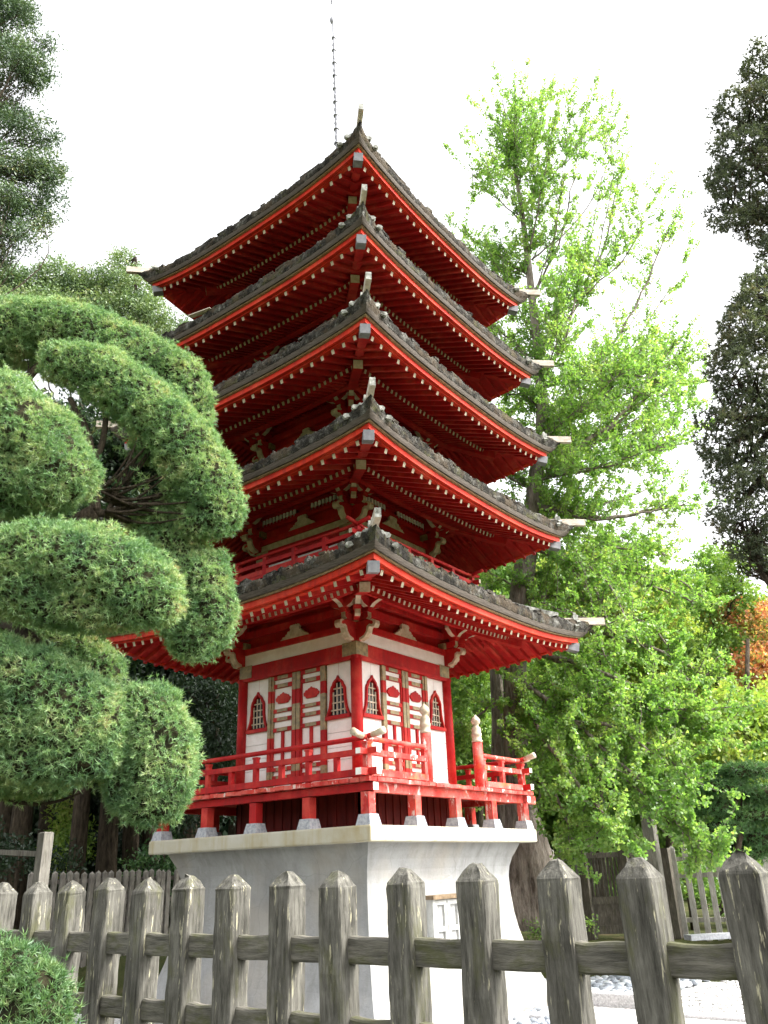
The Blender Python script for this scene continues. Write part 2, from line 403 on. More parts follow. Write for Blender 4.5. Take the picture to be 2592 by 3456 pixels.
# --- veranda
DT, DH = .61, 2.30
mb = MB()
nb = 26
for sd_ in range(4):                                    # floor boards, ends showing on the edge
    for k in range(nb):
        a, b = -DH+2*DH*k/nb, -DH+2*DH*(k+1)/nb - .006
        r0 = 1.2
        q = []
        for z in (DT-.055, DT):
            for t, r in ((a, DH+.012*math.sin(k*7.1+sd_)), (b, DH+.012*math.sin(k*7.1+sd_)), (max(-r0, min(r0, b)), r0), (max(-r0, min(r0, a)), r0)):
                q.append(S(sd_, t, r, z + .004*math.sin(k*3.3+sd_*2)))
        mb.hexa(q)
ver = mb.build('veranda', REDW, pag)
PR = 2.15
def veranda_side(sd_):
    worn = REDW if sd_ in (0, 1) else RED
    mb = MB()
    z0, z1 = (.425, DT-.058) if sd_ in (0, 2) else (.44, DT-.070)
    lo, hi = {0:(-PR+.06,2.55), 1:(-PR-.14,PR+.3), 2:(-PR-.3,PR+.3), 3:(-PR-.3,PR+.14)}[sd_]
    P = lambda a, r, z: S(sd_, a, r, z)
    mb.beam(S(sd_,lo,PR,(z0+z1)/2), S(sd_,hi,PR,(z0+z1)/2), .11, z1-z0, 0, 1 if sd_ == 3 else None, 1 if sd_ == 1 else None)
    mb.build('edge_beam', [worn, WHITE], ver)
for sd_ in range(4): veranda_side(sd_)
mbp = MB(); mbp.box(-.07,.07,-.07,.07,.13,.425); pm = {}
for nm, m in (('r', RED), ('w', REDW)): pm[nm] = mbp.mesh('deck_post', m)
mbf = MB(); mbf.frustum(0,0,0,.14,.125,.095); fm = mbf.mesh('footing_stone', STONE)
for sd_ in range(4):
    for k in range(4):
        x, y, _ = S(sd_, -PR + k*PR/2, PR, 0)
        worn = sd_ in (0, 1) and True
        o = bpy.data.objects.new('deck_post', pm['w' if worn else 'r']); COL.objects.link(o); o.parent = ver; o.location = (x, y, -G0)
        o = bpy.data.objects.new('footing_stone', fm); COL.objects.link(o); o.parent = ver; o.location = (x, y, -G0)
# boarded skirt under the floor, behind the posts
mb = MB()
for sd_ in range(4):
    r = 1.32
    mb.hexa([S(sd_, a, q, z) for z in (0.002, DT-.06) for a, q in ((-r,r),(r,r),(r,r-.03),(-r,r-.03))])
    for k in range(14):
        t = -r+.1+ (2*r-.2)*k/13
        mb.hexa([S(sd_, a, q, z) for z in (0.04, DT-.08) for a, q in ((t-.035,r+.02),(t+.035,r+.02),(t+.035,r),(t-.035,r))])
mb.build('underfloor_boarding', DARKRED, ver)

# railing; the sunny side opens between two newel posts
RR = 2.17
def rail_piece(sd_, a, b, z0, z1, wd, mats, e0=None, e1=None, name='rail', rnd=False, par=None, dz=0.0):
    mb = MB()
    pa = S(sd_, a, RR, (z0+z1)/2+dz); pb = S(sd_, b, RR, (z0+z1)/2+dz)
    if rnd: mb.tube([pa, pb], (z1-z0)/2, 0, 10)
    else: mb.beam(pa, pb, wd, z1-z0, 0, e1, e0)
    return mb.build(name, mats, par or ver)
def strut(sd_, t, z0, z1, wd, m):
    mb = MB(); x, y, _ = S(sd_, t, RR, 0); mb.box(x-wd/2, x+wd/2, y-wd/2, y+wd/2, z0, z1)
    if z1 > 1.0:
        mb.frustum(x, y, z1, z1+.03, wd*.62, wd*.62)
    return mb.build('baluster', m, ver)
GAP0, GAP1 = -.70, .80
EXT = 2.37
for sd_ in range(4):
    spans = [(-EXT, GAP0-.07), (GAP1+.07, EXT)] if sd_ == 0 else [(-EXT, EXT)]
    m = REDW if sd_ == 0 else RED
    jog = .012 if sd_ % 2 else 0
    for a, b in spans:
        for z0, z1, wd in ((DT+.025, DT+.115, .10), (DT+.30, DT+.375, .085)):
            rail_piece(sd_, a, b, z0, z1, wd, [m, WHITE], 1 if a == -EXT else None, 1 if b == EXT else None, dz=jog if z0 > DT+.2 else jog*.5)
        # round hand rail with curved cream tips
        mb = MB(); n = 24; pts = []; rd = []
        for k in range(n+1):
            t = a+(b-a)*k/n; lift = .06*max(0, (abs(t)-2.0)/.45)**2
            pts.append(S(sd_, t, RR, DT+.52+lift+jog)); rd.append(.036)
        mb.tube(pts, rd, 0, 10)
        hr = mb.build('handrail', [m], ver, True)
        for e in (-1, 1):
            if (e < 0 and a == -EXT) or (e > 0 and b == EXT):
                mb = MB()
                pts = [S(sd_, e*t, RR, DT+.52+.06*max(0, (t-2.0)/.45)**2+jog) for t in (2.27, 2.36, 2.42, 2.475)]
                mb.tube(pts, [.044,.046,.050,.053], 0, 12); mb.build('rail_tip', CREAM, hr, True)
    ts = [-RR, -1.45, -.80, .90, 1.5, RR] if sd_ == 0 else [-RR, -1.08, 0, 1.08, RR]
    for t in ts:
        if abs(t) == RR and sd_ % 2: continue
        strut(sd_, t, DT, DT+.45, .094 if abs(t) == RR else .072, m)
    if sd_ != 0:
        for t in (-1.62, -.54, .54, 1.62): strut(sd_, t, DT+.10, DT+.31, .072, m)
for x in (GAP0, GAP1):
    mb = MB(); mb.lathe(x, -RR+.02, [(.085,DT),(.085,1.34)], 0, 16)
    npst = mb.build('newel_post', REDW, ver, True)
    mb = MB(); mb.lathe(x, -RR+.02, [(.089,1.34),(.089,1.37),(.08,1.38),(.078,1.44),(.086,1.45),(.086,1.48),(.078,1.49),(.078,1.55),(.07,1.58),(.045,1.60),(.04,1.62),(.062,1.64),(.078,1.67),(.078,1.70),(.062,1.735),(.03,1.765),(.012,1.79)], 0, 16)
    mb.build('onion_finial', CREAM if x > 0 else BRONZE if False else CREAM, npst, True)

# --- storeys
ZC = [3.385, 5.45, 7.36, 9.27, 11.20]
RH5 = [3.14, 3.065, 3.03, 2.925, 2.865]
CH = [1.283, 1.12, 1.03, .95, .89]
SAG = [.19, .20, .20, .20, .27]
PW = 2.7
def up(k, t): return SAG[k]*(min(1.15, abs(t)/RH5[k]))**PW

def ogee(w_, h_):          # window outline, flared at the foot and pointed at the top
    half = [(0,1.0),(.10,.925),(.26,.885),(.40,.83),(.455,.77),(.545,.735),(.62,.66),(.635,.56),(.66,.40),(.74,.22),(.88,.08),(1.0,0)]
    return [(-a*w_/2, b*h_) for a, b in half[::-1]][:-1] + [(a*w_/2, b*h_) for a, b in half]
def cloud_poly(w_, h_):
    half = [(0,1.0),(.10,.90),(.22,.85),(.38,.84),(.45,.72),(.66,.74),(.78,.66),(.80,.56),(.96,.52),(1.0,.38),(.92,.22),(.74,.16),(.66,.02),(.4,0)]
    return [(-a*w_/2, b*h_) for a, b in half[::-1]][:-1] + [(a*w_/2, b*h_) for a, b in half]

def ring(mb, k, r0, r1, z0, z1, m=0, n=24, curve=0.0, zslope=0.0):
    """square ring of section (r0..r1) x (z0..z1), z following the eave curve by 'curve'"""
    for sd_ in range(4):
        for q in range(n):
            a, b = -1+2*q/n, -1+2*(q+1)/n
            ua, ub = curve*SAG[k]*abs(a)**PW, curve*SAG[k]*abs(b)**PW
            P = lambda s, r, z, u: S(sd_, s*r, r, z+u)
            A0, A1, A2, A3 = P(a,r0,z0+zslope,ua), P(a,r1,z0,ua), P(a,r1,z1,ua), P(a,r0,z1+zslope,ua)
            B0, B1, B2, B3 = P(b,r0,z0+zslope,ub), P(b,r1,z0,ub), P(b,r1,z1,ub), P(b,r0,z1+zslope,ub)
            for f in ((A0,A1,B1,B0),(A1,A2,B2,B1),(A2,A3,B3,B2),(A3,A0,B0,B3)): mb.face(f[::-1], m)

def make_bracket(k, c, zc, lift):
    """corner bracket set for the corner (+c,-c)"""
    mb = MB(); z0 = zc + lift
    dirs = [((1,0,0),1.0), ((0,-1,0),1.0)]
    dg = (math.sqrt(.5), -math.sqrt(.5), 0)
    up_ = (0,0,1)
    nose = [(0,-.55),(.13,-.55),(.22,-.52),(.275,-.455),(.295,-.385),(.33,-.355),(.375,-.375),(.415,-.38),(.44,-.345),(.43,-.30),(.385,-.275),(.33,-.28),(.27,-.25),(0,-.25)]
    for d_, _ in dirs:
        mb.prism(nose, (c, -c, z0), d_, up_, .10, 0)
        # cream under-edge and curl, standing a little proud
        out = [(.12,-.565),(.225,-.537),(.292,-.462),(.310,-.395),(.335,-.372),(.375,-.392),(.425,-.395),(.458,-.345),(.445,-.29),(.39,-.262),(.345,-.275),(.40,-.30),(.41,-.335),(.385,-.352),(.33,-.335),(.282,-.36),(.262,-.44),(.21,-.50),(.12,-.53)]
        mb.prism(out, (c, -c, z0), d_, up_, .116, 1)
    mb.box(c-.10, c+.10, -c-.10, -c+.10, z0-.25, z0-.14, 2)
    arms = [(d, 1.0) for d, _ in dirs] + [(dg, 1.32)]
    for d_, s in arms:
        L1 = .30*s
        mb.prism([(0,-.235),(L1-.04,-.235),(L1,-.205),(L1,-.125),(0,-.125)], (c,-c,z0), d_, up_, .09, 0, {1:1,2:1})
        mb.prism([(L1-.11,-.123),(L1+.015,-.123),(L1+.03,-.06),(L1-.125,-.06)], (c,-c,z0), d_, up_, .125, 0)
        L2 = .60*s
        mb.prism([(0,-.058),(L1-.02,-.058),(L1+.06,-.045),(L1+.10,-.005),(L1+.16,.02),(L2-.02,.06),(L2,.10),(L2,.15),(0,.15)], (c,-c,z0), d_, up_, .085, 0, {1:1,2:1,3:1,4:1,5:1,6:1})
        mb.prism([(L2-.13,.152),(L2+.0,.152),(L2+.015,.21),(L2-.145,.21)], (c,-c,z0), d_, up_, .12, 0)
    # cross arms carried at the ends of the first tier, parallel to the walls
    for d_, e_ in (((1,0,0),(0,1,0)), ((0,-1,0),(-1,0,0))):
        o = np.array((c,-c,z0)) + np.array(d_)*.30
        for sg in (1, -1):
            v = tuple(np.array(e_)*sg)
            L = .30 if sg > 0 else .34
            mb.prism([(0,-.056),(.10,-.056),(.20,-.02),(.25,.03),(L,.06),(L,.12),(0,.12)], o, v, up_, .085, 0, {1:1,2:1,3:1,4:1})
        # outer tier
        o2 = np.array((c,-c,z0)) + np.array(d_)*.52
        for sg in (1, -1):
            v = tuple(np.array(e_)*sg)
            mb.prism([(0,.156),(.12,.156),(.22,.19),(.27,.24),(.33,.27),(.33,.31),(0,.31)], o2, v, up_, .08, 0, {1:1,2:1,3:1,4:1})
    # long tail arm on the diagonal
    mb.prism([(.30,.12),(.70,.12),(.80,.15),(.86,.20),(.86,.27),(.30,.30)], (c,-c,z0), dg, up_, .085, 0, {1:1,2:1,3:1})
    return mb

def frieze(mb, sd_, t, r, z, w_, h_, m=0):
    """the little cloud-shaped strut standing on the beam"""
    half = [(0,.97),(.08,1.0),(.17,.95),(.22,.99),(.31,.94),(.35,.80),(.30,.66),(.36,.52),(.45,.56),(.52,.46),(.50,.36),(.62,.36),(.66,.22),(.84,.20),(.88,.08),(1.0,0)]
    pl = [(-a*w_/2, b*h_) for a, b in half[::-1]][:-1] + [(a*w_/2, b*h_) for a, b in half]
    org = S(sd_, t, r, z); ux = np.array(S(sd_, 1, 0, 0)); mb.prism(pl, org, ux, (0,0,1), .05, m)

for k in range(5):
    c, zc, h = CH[k], ZC[k], RH5[k]
    zbot = DT if k == 0 else ZC[k-1]+.55
    lift = 0.0 if k == 0 else .10
    wb0, wb1 = (zc-.57, zc-.36) if k == 0 else (zc-.46, zc-.33)
    # wall core with its boards
    mb = MB()
    for sd_ in range(4):
        r = c-.045
        mb.hexa([S(sd_, a, q, z) for z in (zbot, zc+.5) for a, q in ((-r,r),(r,r),(r-.05,r-.05),(-r+.05,r-.05))])
    st = mb.build('storey', RED, pag)
    # beams as rings round the body
    mb = MB()
    hb0 = wb0-.21
    ring(mb, k, c-.05, c+.05, hb0, wb0, 0, 1)
    ring(mb, k, c-.05, c+.078, hb0-.055, hb0-.003, 0, 1)
    ring(mb, k, c-.05, c+.075, wb1, wb1+.10, 0, 1)
    ring(mb, k, c-.05, c+.05, wb1+.30, wb1+.42, 0, 1)
    ring(mb, k, c-.05, c+.065, wb1+.52, wb1+.64, 0, 1)
    mb.build('head_beam', RED, st)
    mb = MB(); ring(mb, k, c-.05, c+.035, wb0+.002, wb1-.002, 0, 1); mb.build('white_band', CREAM if k else WHITE, st)
    mb = MB(); ring(mb, k, c+.46, c+.56, zc-SAG[k]+.215, zc-SAG[k]+.262, 0, 20, .35); mb.build('eave_purlin', RED, st)
    # columns with verdigris collars
    mbc = MB(); mbc.lathe(0, 0, [(.092,zbot),(.092,hb0)], 0, 20); cm = mbc.mesh('column', RED, (0,0,0), True)
    mbc = MB(); mbc.box(-.115,.115,-.115,.115, hb0+.02, wb0+.01)
    mbc.box(-.115,.26,-.062,-.113, hb0+.022, wb0+.008) if False else None
    for (x, y) in ((c,-c),(c,c),(-c,c),(-c,-c)):
        o = bpy.data.objects.new('column', cm); COL.objects.link(o); o.parent = st; o.location = (x, y, -G0)
    for sd_ in range(4):
        mb = MB(); e = c+.058; f = c-.24; g_ = c+.04
        for z0, z1 in ((hb0-.004, wb0+.012),):
            pl = [(f,-e),(e,-e),(e,-f),(g_,-f),(g_,-g_),(f,-g_)]
            a_, b_, c__, d__ = S4[sd_]; q0 = len(mb.v)
            for z in (z0, z1):
                for x, y in pl: mb.v.append((a_*x+b_*y, c__*x+d__*y, z))
            for i in range(6): mb.f.append([q0+i, q0+(i+1)%6, q0+6+(i+1)%6, q0+6+i]); mb.m.append(0)
            mb.f.append([q0+6+i for i in range(6)]); mb.m.append(0); mb.f.append([q0+i for i in range(6)][::-1]); mb.m.append(0)
        mb.build('corner_fitting', BRONZE, st)
    bm_ = make_bracket(k, c, zc, lift).mesh('bracket', [RED, CREAM, BRONZE], (0,0,0))
    for q in range(4):
        o = bpy.data.objects.new('bracket', bm_); COL.objects.link(o); o.parent = st; o.location = (0,0,-G0); o.rotation_euler[2] = q*math.pi/2
    fr = MB(); frieze(fr, 0, 0, c+.055, wb1+.102, .66 if k < 2 else .5, .235 if k < 2 else .18)
    fmz = fr.mesh('cloud_strut', CREAM)
    for q in range(4):
        o = bpy.data.objects.new('cloud_strut', fmz); COL.objects.link(o); o.parent = st; o.location = (0,0,-G0); o.rotation_euler[2] = q*math.pi/2
    if k == 1:                                           # slatted vents high in the second storey
        for q in range(4):
            for e in (-1, 1):
                mb = MB(); t0 = e*.62
                mb.hexa([S(q, a, r, z) for z in (zc+.05, zc+.27) for a, r in ((t0-.44,c+.02),(t0+.44,c+.02),(t0+.44,c-.02),(t0-.44,c-.02))], 1)
                for j in range(10):
                    t = t0-.40+.80*j/9
                    mb.hexa([S(q, a, r, z) for z in (zc+.052, zc+.268) for a, r in ((t-.022,c+.05),(t+.022,c+.05),(t+.022,c+.02),(t-.022,c+.02))], 0)
                mb.build('vent', [WHITE, DARKRED], st)
        mb = MB(); ring(mb, k, c-.05, c+.02, 4.44, 4.70, 0, 1); mb.build('white_band', WHITE, st)
        # balcony of the second storey
        mb = MB(); BR = 1.74; zb = zc-1.22
        ring(mb, k, 1.05, BR+.06, zb-.05, zb, 0, 1); bal = mb.build('balcony', RED, st)
        for q in range(4):
            for z, hh in ((zb+.06,.09),(zb+.22,.075)):
                mb = MB(); mb.beam(S(q,-BR-.18,BR,z+.006*(q%2)), S(q,BR+.18,BR,z+.006*(q%2)), .07, hh, 0, 1, 1); mb.build('rail', [RED, CREAM], bal)
            mb = MB(); n = 16
            pts = [S(q, (BR+.26)*(2*j/n-1), BR, zb+.365+.006*(q%2)+.06*max(0,abs(2*j/n-1)-.8)*5) for j in range(n+1)]
            mb.tube(pts, .034, 0, 8); mb.build('handrail', RED, bal, True)
            for j in range(5):
                t = -BR+2*BR*j/5
                mb = MB(); x, y, _ = S(q, t, BR, 0); mb.box(x-.04,x+.04,y-.04,y+.04, zb, zb+.335); mb.build('baluster', RED, bal)
    if k == 0:
        # white panels, ogee windows and panelled doors on each face
        for sd_ in range(4):
            rot = sd_*math.pi/2
            for e in (-1, 1):
                tw = e*.905; wd, z0, z1 = .50, 1.70, 2.345
                mb = MB()
                a, b = sorted((e*.66, e*1.20))
                P = lambda t, r, z: S(sd_, t, r, z)
                # boards round the window opening, horizontal boards below it
                zt = hb0-.056
                og0 = ogee(wd, z1-z0); n0_ = len(og0)//2
                def pq(t0,t1,t2,t3,za,zb_,zc_,zd): mb.face([P(t0,c-.012,za),P(t1,c-.012,zb_),P(t2,c-.012,zc_),P(t3,c-.012,zd)])
                for (u0,v0),(u1,v1) in zip(og0[:n0_], og0[1:n0_+1]):
                    L_ = max(a, tw-wd/2-.03) if e > 0 or True else a
                    pq(a, tw+u0, tw+u1, a, z0+v0, z0+v0, z0+v1, z0+v1)
                    pq(tw-u0, b, b, tw-u1, z0+v0, z0+v0, z0+v1, z0+v1)
                pq(a, tw-.002, tw-.002, a, z1, z1, zt, zt); pq(tw+.002, b, b, tw+.002, z1, z1, zt, zt)
                zz = [DT+.0, .84, 1.03, 1.22, 1.45, 1.695]
                for q0, q1 in zip(zz[:-1], zz[1:]):
                    mb.hexa([P(t,r,z) for z in (q0+.003, q1-.003) for t, r in ((a,c-.008),(b,c-.008),(b,c-.04),(a,c-.04))])
                pn = mb.build('white_panel', WHITE, st)
                mb = MB(); ux = np.array(S(sd_,1,0,0))
                og = ogee(wd, z1-z0); inn = [(u*.83, .02+v*.90) for u, v in ogee(wd, z1-z0)]
                n = len(og)
                F = lambda u, v, r: np.array(P(tw+u, r, z0+v))
                for j in range(n-1):                     # red frame between outer and inner outline
                    A, B, Cc, D_ = og[j], og[j+1], inn[j+1], inn[j]
                    rr = c+.032
                    mb.face([F(*A,rr),F(*B,rr),F(*Cc,rr),F(*D_,rr)][::1], 0)
                    mb.face([F(*A,c-.03),F(*B,c-.03),F(*B,rr),F(*A,rr)], 0)
                    mb.face([F(*D_,rr),F(*Cc,rr),F(*Cc,c-.042),F(*D_,c-.042)], 0)
                mb.hexa([P(t,r,z) for z in (z0-.045, z0+.012) for t, r in ((tw-wd/2-.005,c+.040),(tw+wd/2+.005,c+.040),(tw+wd/2+.005,c-.03),(tw-wd/2-.005,c-.03))], 0)
                wf = mb.build('window', RED, st)
                mb = MB(); mb.face([F(u,v,c-.040) for u, v in inn]); mb.build('pane', GLASS, wf)
                mb = MB()                                # lattice clipped to the opening
                def half_at(v):
                    best = .05
                    for (u0,v0),(u1,v1) in zip(inn[n//2:-1], inn[n//2+1:]):
                        if min(v0,v1) <= v <= max(v0,v1) and abs(v1-v0) > 1e-6: return u0+(u1-u0)*(v-v0)/(v1-v0)
                    return best
                for j in range(4):
                    u = (j-1.5)*.078
                    top = .03
                    for v in np.linspace(.05,.58,40):
                        if half_at(v) > abs(u)+.012: top = v
                    mb.hexa([P(tw+t,r,z0+z) for z in (.03, top) for t, r in ((u-.009,c-.006),(u+.009,c-.006),(u+.009,c-.024),(u-.009,c-.024))])
                for v in (.10,.215,.33,.44):
                    hw = half_at(v)
                    mb.hexa([P(tw+t,r,z0+z) for z in (v-.010, v+.010) for t, r in ((-hw,c-.009),(hw,c-.009),(hw,c-.022),(-hw,c-.022))])
                mb.build('lattice', CREAM, wf)
            # door surround and two leaves
            P = lambda t, r, z: S(sd_, t, r, z)
            zt = hb0-.057
            def bx(mb, t0, t1, z0, z1, r1, m=0, r0=c-.04):
                mb.hexa([P(t,r,z) for z in (z0, z1) for t, r in ((t0,r1),(t1,r1),(t1,r0),(t0,r0))], m)
            for e in (-1, 1):
                mb = MB()
                a0, a1 = sorted((e*.004, e*.645))
                sgn = lambda t0, t1: tuple(sorted((e*t0, e*t1)))
                bx(mb, a0, a1, DT, zt, c-.02, 1)                     # white ground
                segs = [(zt, 2.30, 2), (2.30, 2.10, 0), (2.10, 1.52, 2), (1.52, .98, 0), (.98, DT, 2)]
                for zt_, zb_, m_ in segs:
                    bx(mb, *sgn(.575,.645), zb_+.001, zt_-.001, c+.034, m_)
                    bx(mb, *sgn(.53,.573), zb_+.001, zt_-.001, c+.016, m_)
                segs = [(zt, 2.26, 2), (2.26, 2.02, 0), (2.02, 1.60, 2), (1.60, 1.15, 0), (1.15, .95, 2), (.95, DT, 0)]
                for zt_, zb_, m_ in segs: bx(mb, *sgn(.008,.085), zb_+.001, zt_-.001, c+.026, m_)
                bx(mb, *sgn(.087,.112), DT, zt, c+.010, 0)
                for z0_, z1_ in ((2.48, zt), (2.335,2.405), (1.925,1.985), (1.78,1.845), (1.61,1.675), (1.27,1.32), (.98,1.04), (.86,.91), (.64,.70)):
                    bx(mb, *sgn(.113,.529), z0_, z1_, c+.012, 0)
                    bx(mb, *sgn(.20,.44), z0_+.004, z1_-.004, c+.019, 2)
                for z0_, z1_ in ((1.32,1.61),(1.04,1.27)): bx(mb, *sgn(.29,.345), z0_+.001, z1_-.001, c+.011, 0)
                lf = mb.build('door', [RED, WHITE, BRONZE], st)
                mb = MB(); mb.prism(cloud_poly(.33,.185), P(e*.32, c-.004, 2.072), np.array(S(sd_,1,0,0)), (0,0,1), .03); mb.build('cloud_emblem', RED, lf)

# --- roofs
def hiprun(k):
    h, zc = RH5[k], ZC[k]; return h, zc, zc-SAG[k]
for k in range(5):
    h, zc, zm = hiprun(k)
    rin = CH[k+1]+.03 if k < 4 else 0.10
    Dm = h-rin
    zs = lambda d: .235 + .40*d + .035*d*d
    nS = 240
    rg = np.random.default_rng(50+k)
    # thatch mass: rings of a profile, lofted along each side
    mb = MB()
    ph = rg.uniform(0, 6.28, 12)
    def rag(u):
        return .013*math.sin(u*23+ph[0]) + .011*math.sin(u*51+ph[1]) + .010*math.sin(u*97+ph[2]) + .012*math.sin(u*9+ph[3])
    prof_d = [(-.02,.012,0),(.075,.012,0),(.085,.045,0),(.092,.092,0),(.091,.100,.2),(.100,.112,.4),(.110,.165,.5),(.108,.225,.7),(.092,.258,1.1),(.03,.285,1.3),(-.08,.298,1)]
    for d in np.linspace(.2, Dm, 8): prof_d.append((-d, zs(d)+.03, 0))
    for sd_ in range(4):
        grid = []
        sv = np.linspace(-1, 1, nS+1)
        for s in sv:
            beak0 = .15*abs(s)**22
            row = []
            for j, (o, z, rough) in enumerate(prof_d):
                oo = o + (beak0*min(1, max(0, z-.02)/.20) if o > -.05 and z < .29 else 0)
                r = h+oo
                u = SAG[k]*abs(s)**PW*(1 if o > -.1 else max(0, 1+o/Dm)**1.4)
                if o > -.1 and j > 4: u += .035*abs(s)**9
                jz = rough*(rag(s*h*1.0+sd_*3.1)+rg.normal(0,.007)) if abs(s) < .995 else 0
                jo = rough*rg.normal(0,.005) if abs(s) < .995 else 0
                row.append(S(sd_, s*(r+jo), r+jo, zm+z+u+jz))
            grid.append(row)
        n0 = len(mb.v); L = len(prof_d)
        for row in grid: mb.v.extend(row)
        for i in range(nS):
            for j in range(L-1):
                a = n0+i*L+j
                mb.f.append([a, a+1, a+L+1, a+L]); mb.m.append(1 if j < 4 else 0)
        # loose bark flakes and moss tufts along the upper edge
        for q in range(46):
            s = rg.uniform(-.96,.96); u = SAG[k]*abs(s)**PW
            ln, th = rg.uniform(.06,.30), rg.uniform(.008,.024)
            z = zm+u+.280+rag(s*h+sd_*3.1)*1.1
            o0, o1 = rg.uniform(.05,.10), -.10
            t0, t1 = s*h-ln/2, s*h+ln/2; dz = rg.normal(0,.010); sl_ = (up(k,t1)-up(k,t0))/2
            mb.hexa([S(sd_, t, h+o, z+dz_+zz) for zz in (-.03, th) for t, o, dz_ in ((t0,o0+rg.normal(0,.008),dz-sl_),(t1,o0+rg.normal(0,.008),-dz+sl_),(t1-.02,o1,-dz+sl_),(t0+.02,o1,dz-sl_))])
    roof = mb.build('roof', [THATCH, BARKEDGE], pag)
    # bare edge board and stepped red fascia
    mb = MB(); ring(mb, k, h-.06, h+.045, zm-.008, zm+.011, 0, 40, 1.0); mb.build('edge_board', EDGEWOOD, roof)
    mb = MB()
    ring(mb, k, h-.06, h-.0, zm-.105, zm-.013, 0, 40, 1.0)
    ring(mb, k, h-.14, h-.061, zm-.135, zm-.05, 0, 40, 1.0)
    mb.build('fascia', RED_LIT, roof)
    # soffit boarding over the rafters
    zf = lambda t, d: zm + up(k,t) - .165 + .40*(d-.10)
    zb = lambda t, d: zm + up(k,t) + .105 + .40*(d-.95)
    mb = MB()
    db_ = h - (CH[k]-.04)
    for sd_ in range(4):
        n = 40
        for fz, d0, d1, off in ((zf, .13, 1.06, .048), (zb, .98, db_, .052)):
            for q in range(n):
                a, b = -1+2*q/n, -1+2*(q+1)/n
                p = [S(sd_, a*(h-d0), h-d0, fz(a*(h-d0), d0)+off), S(sd_, b*(h-d0), h-d0, fz(b*(h-d0), d0)+off),
                     S(sd_, b*(h-d1), h-d1, fz(b*(h-d1), d1)+off), S(sd_, a*(h-d1), h-d1, fz(a*(h-d1), d1)+off)]
                mb.face(p)
    mb.build('soffit', RED, roof)
    mb = MB()                                            # the bearer between the two rafter rows
    for sd_ in range(4):
        n = 30; d0 = .955
        for q in range(n):
            a, b = (h-d0)*(-1+2*q/n), (h-d0)*(-1+2*(q+1)/n)
            mb.hexa([S(sd_, t, h-d, zb(t, d0)+z) for z in (.046, .115) for t, d in ((a,d0-.03),(b,d0-.03),(b,d0+.09),(a,d0+.09))])
    mb.build('rafter_bearer', RED, roof)
    # rafters, cream ends
    rest = MB(); nO = 25; sp = 2*(h-.30)/(nO-1)
    for sd_ in range(4):
        for q in range(nO):
            t = -(h-.30)+sp*q
            d1 = min(1.05, h-abs(t)-.03); d0 = .10
            if d1-d0 < .08: continue
            a = S(sd_, t, h-d0, zf(t,d0)); b = S(sd_, t, h-d1, zf(t,d1))
            if k < 2 and sd_ in (0, 3):
                m1 = MB(); m1.beam(a, b, .058, .075, 0, None, 1); m1.build('rafter', [RED, CREAM], roof)
            else: rest.beam(a, b, .058, .075, 0, None, 1)
        nI = 33; spi = 2*(h-1.02)/(nI-1)
        for q in range(nI):
            t = -(h-1.02)+spi*q
            d0 = .92; d1 = min(db_, h-abs(t)-.02)
            if d1-d0 < .05: continue
            rest.beam(S(sd_, t, h-d0, zb(t,d0)), S(sd_, t, h-d1, zb(t,d1)), .052, .075, 0, None, 1)
    tag(rest.build('rafter', [RED, CREAM], roof), None, None, None, 'stuff')
    # hip rafters with grey caps, hip ridges with projecting planks
    for q, (ax, ay) in enumerate(((-1,-1),(1,-1),(1,1),(-1,1))):
        P = lambda r, z: (ax*r, ay*r, z)
        zh = lambda d: zm + SAG[k] - .165 - .02 + .30*(d-.10)
        mb = MB(); mb.sweep([P(h-.14, zh(.14)), P(h-.6, zh(.6)+.01), P(h-1.15, zh(1.15)+.02)], .15, .145, 0)
        hr_ = mb.build('hip_rafter', RED, roof)
        mb = MB(); mb.beam(P(h-.015, zh(.015)), P(h-.16, zh(.16)), .162, .157, 0); mb.build('end_cap', GREY, hr_)
        mb = MB(); za = zh(.80)-.155
        mb.beam(P(h-.80, za), P(h-1.9, zb(h-1.9,1.9)-.02), .16, .15, 0, None, 1)
        mb.build('hip_rafter', [RED, CREAM], roof)
        # ridge along the hip on top of the thatch
        rp = []
        for d in (1.75, 1.2, .8, .5, .25):
            u = SAG[k]*max(0, 1-d/Dm)**1.4
            rp.append(P(h-d, zm+zs(d)+u+.10))
        mb = MB(); mb.sweep(rp, .13, .14, 0)
        rd_ = mb.build('hip_ridge', LICHEN, roof)
        zt = zm+SAG[k]+.245
        mb = MB(); mb.beam(P(h-.30, zt+.06), P(h+.405, zt+.075), .085, .135, 0, 1)
        mb.build('ridge_plank', [PLANK, LICHEN], rd_)
        mb = MB(); mb.beam(P(h-.04, zt+.10), P(h+.03, zt+.105), .13, .16, 0); mb.frustum(ax*(h-.005), ay*(h-.005), zt+.18, zt+.245, .03, .02, 0, R_(45))
        mb.build('ridge_block', LICHEN, rd_)
        # scrolled lichen-covered wings either side of the block
        dv = np.array((ax, ay, 0))/math.sqrt(2); sv_ = np.array((-dv[1], dv[0], 0))
        for e in (-1, 1):
            mb = MB()
            poly = [(.05,-.04),(.16,-.08),(.22,-.075),(.25,-.035),(.22,.0),(.16,.0),(.13,.035),(.09,.03),(.05,.06)]
            mb.prism(poly, np.array(P(h-.02, zt+.03)), sv_*e, (0,0,1), .07)
            mb.prism([(.26,-.155),(.34,-.18),(.375,-.145),(.35,-.11),(.29,-.105)], np.array(P(h-.08, zt+.03)), sv_*e, (0,0,1), .07)
            mb.build('ridge_wing', LICHEN, rd_)
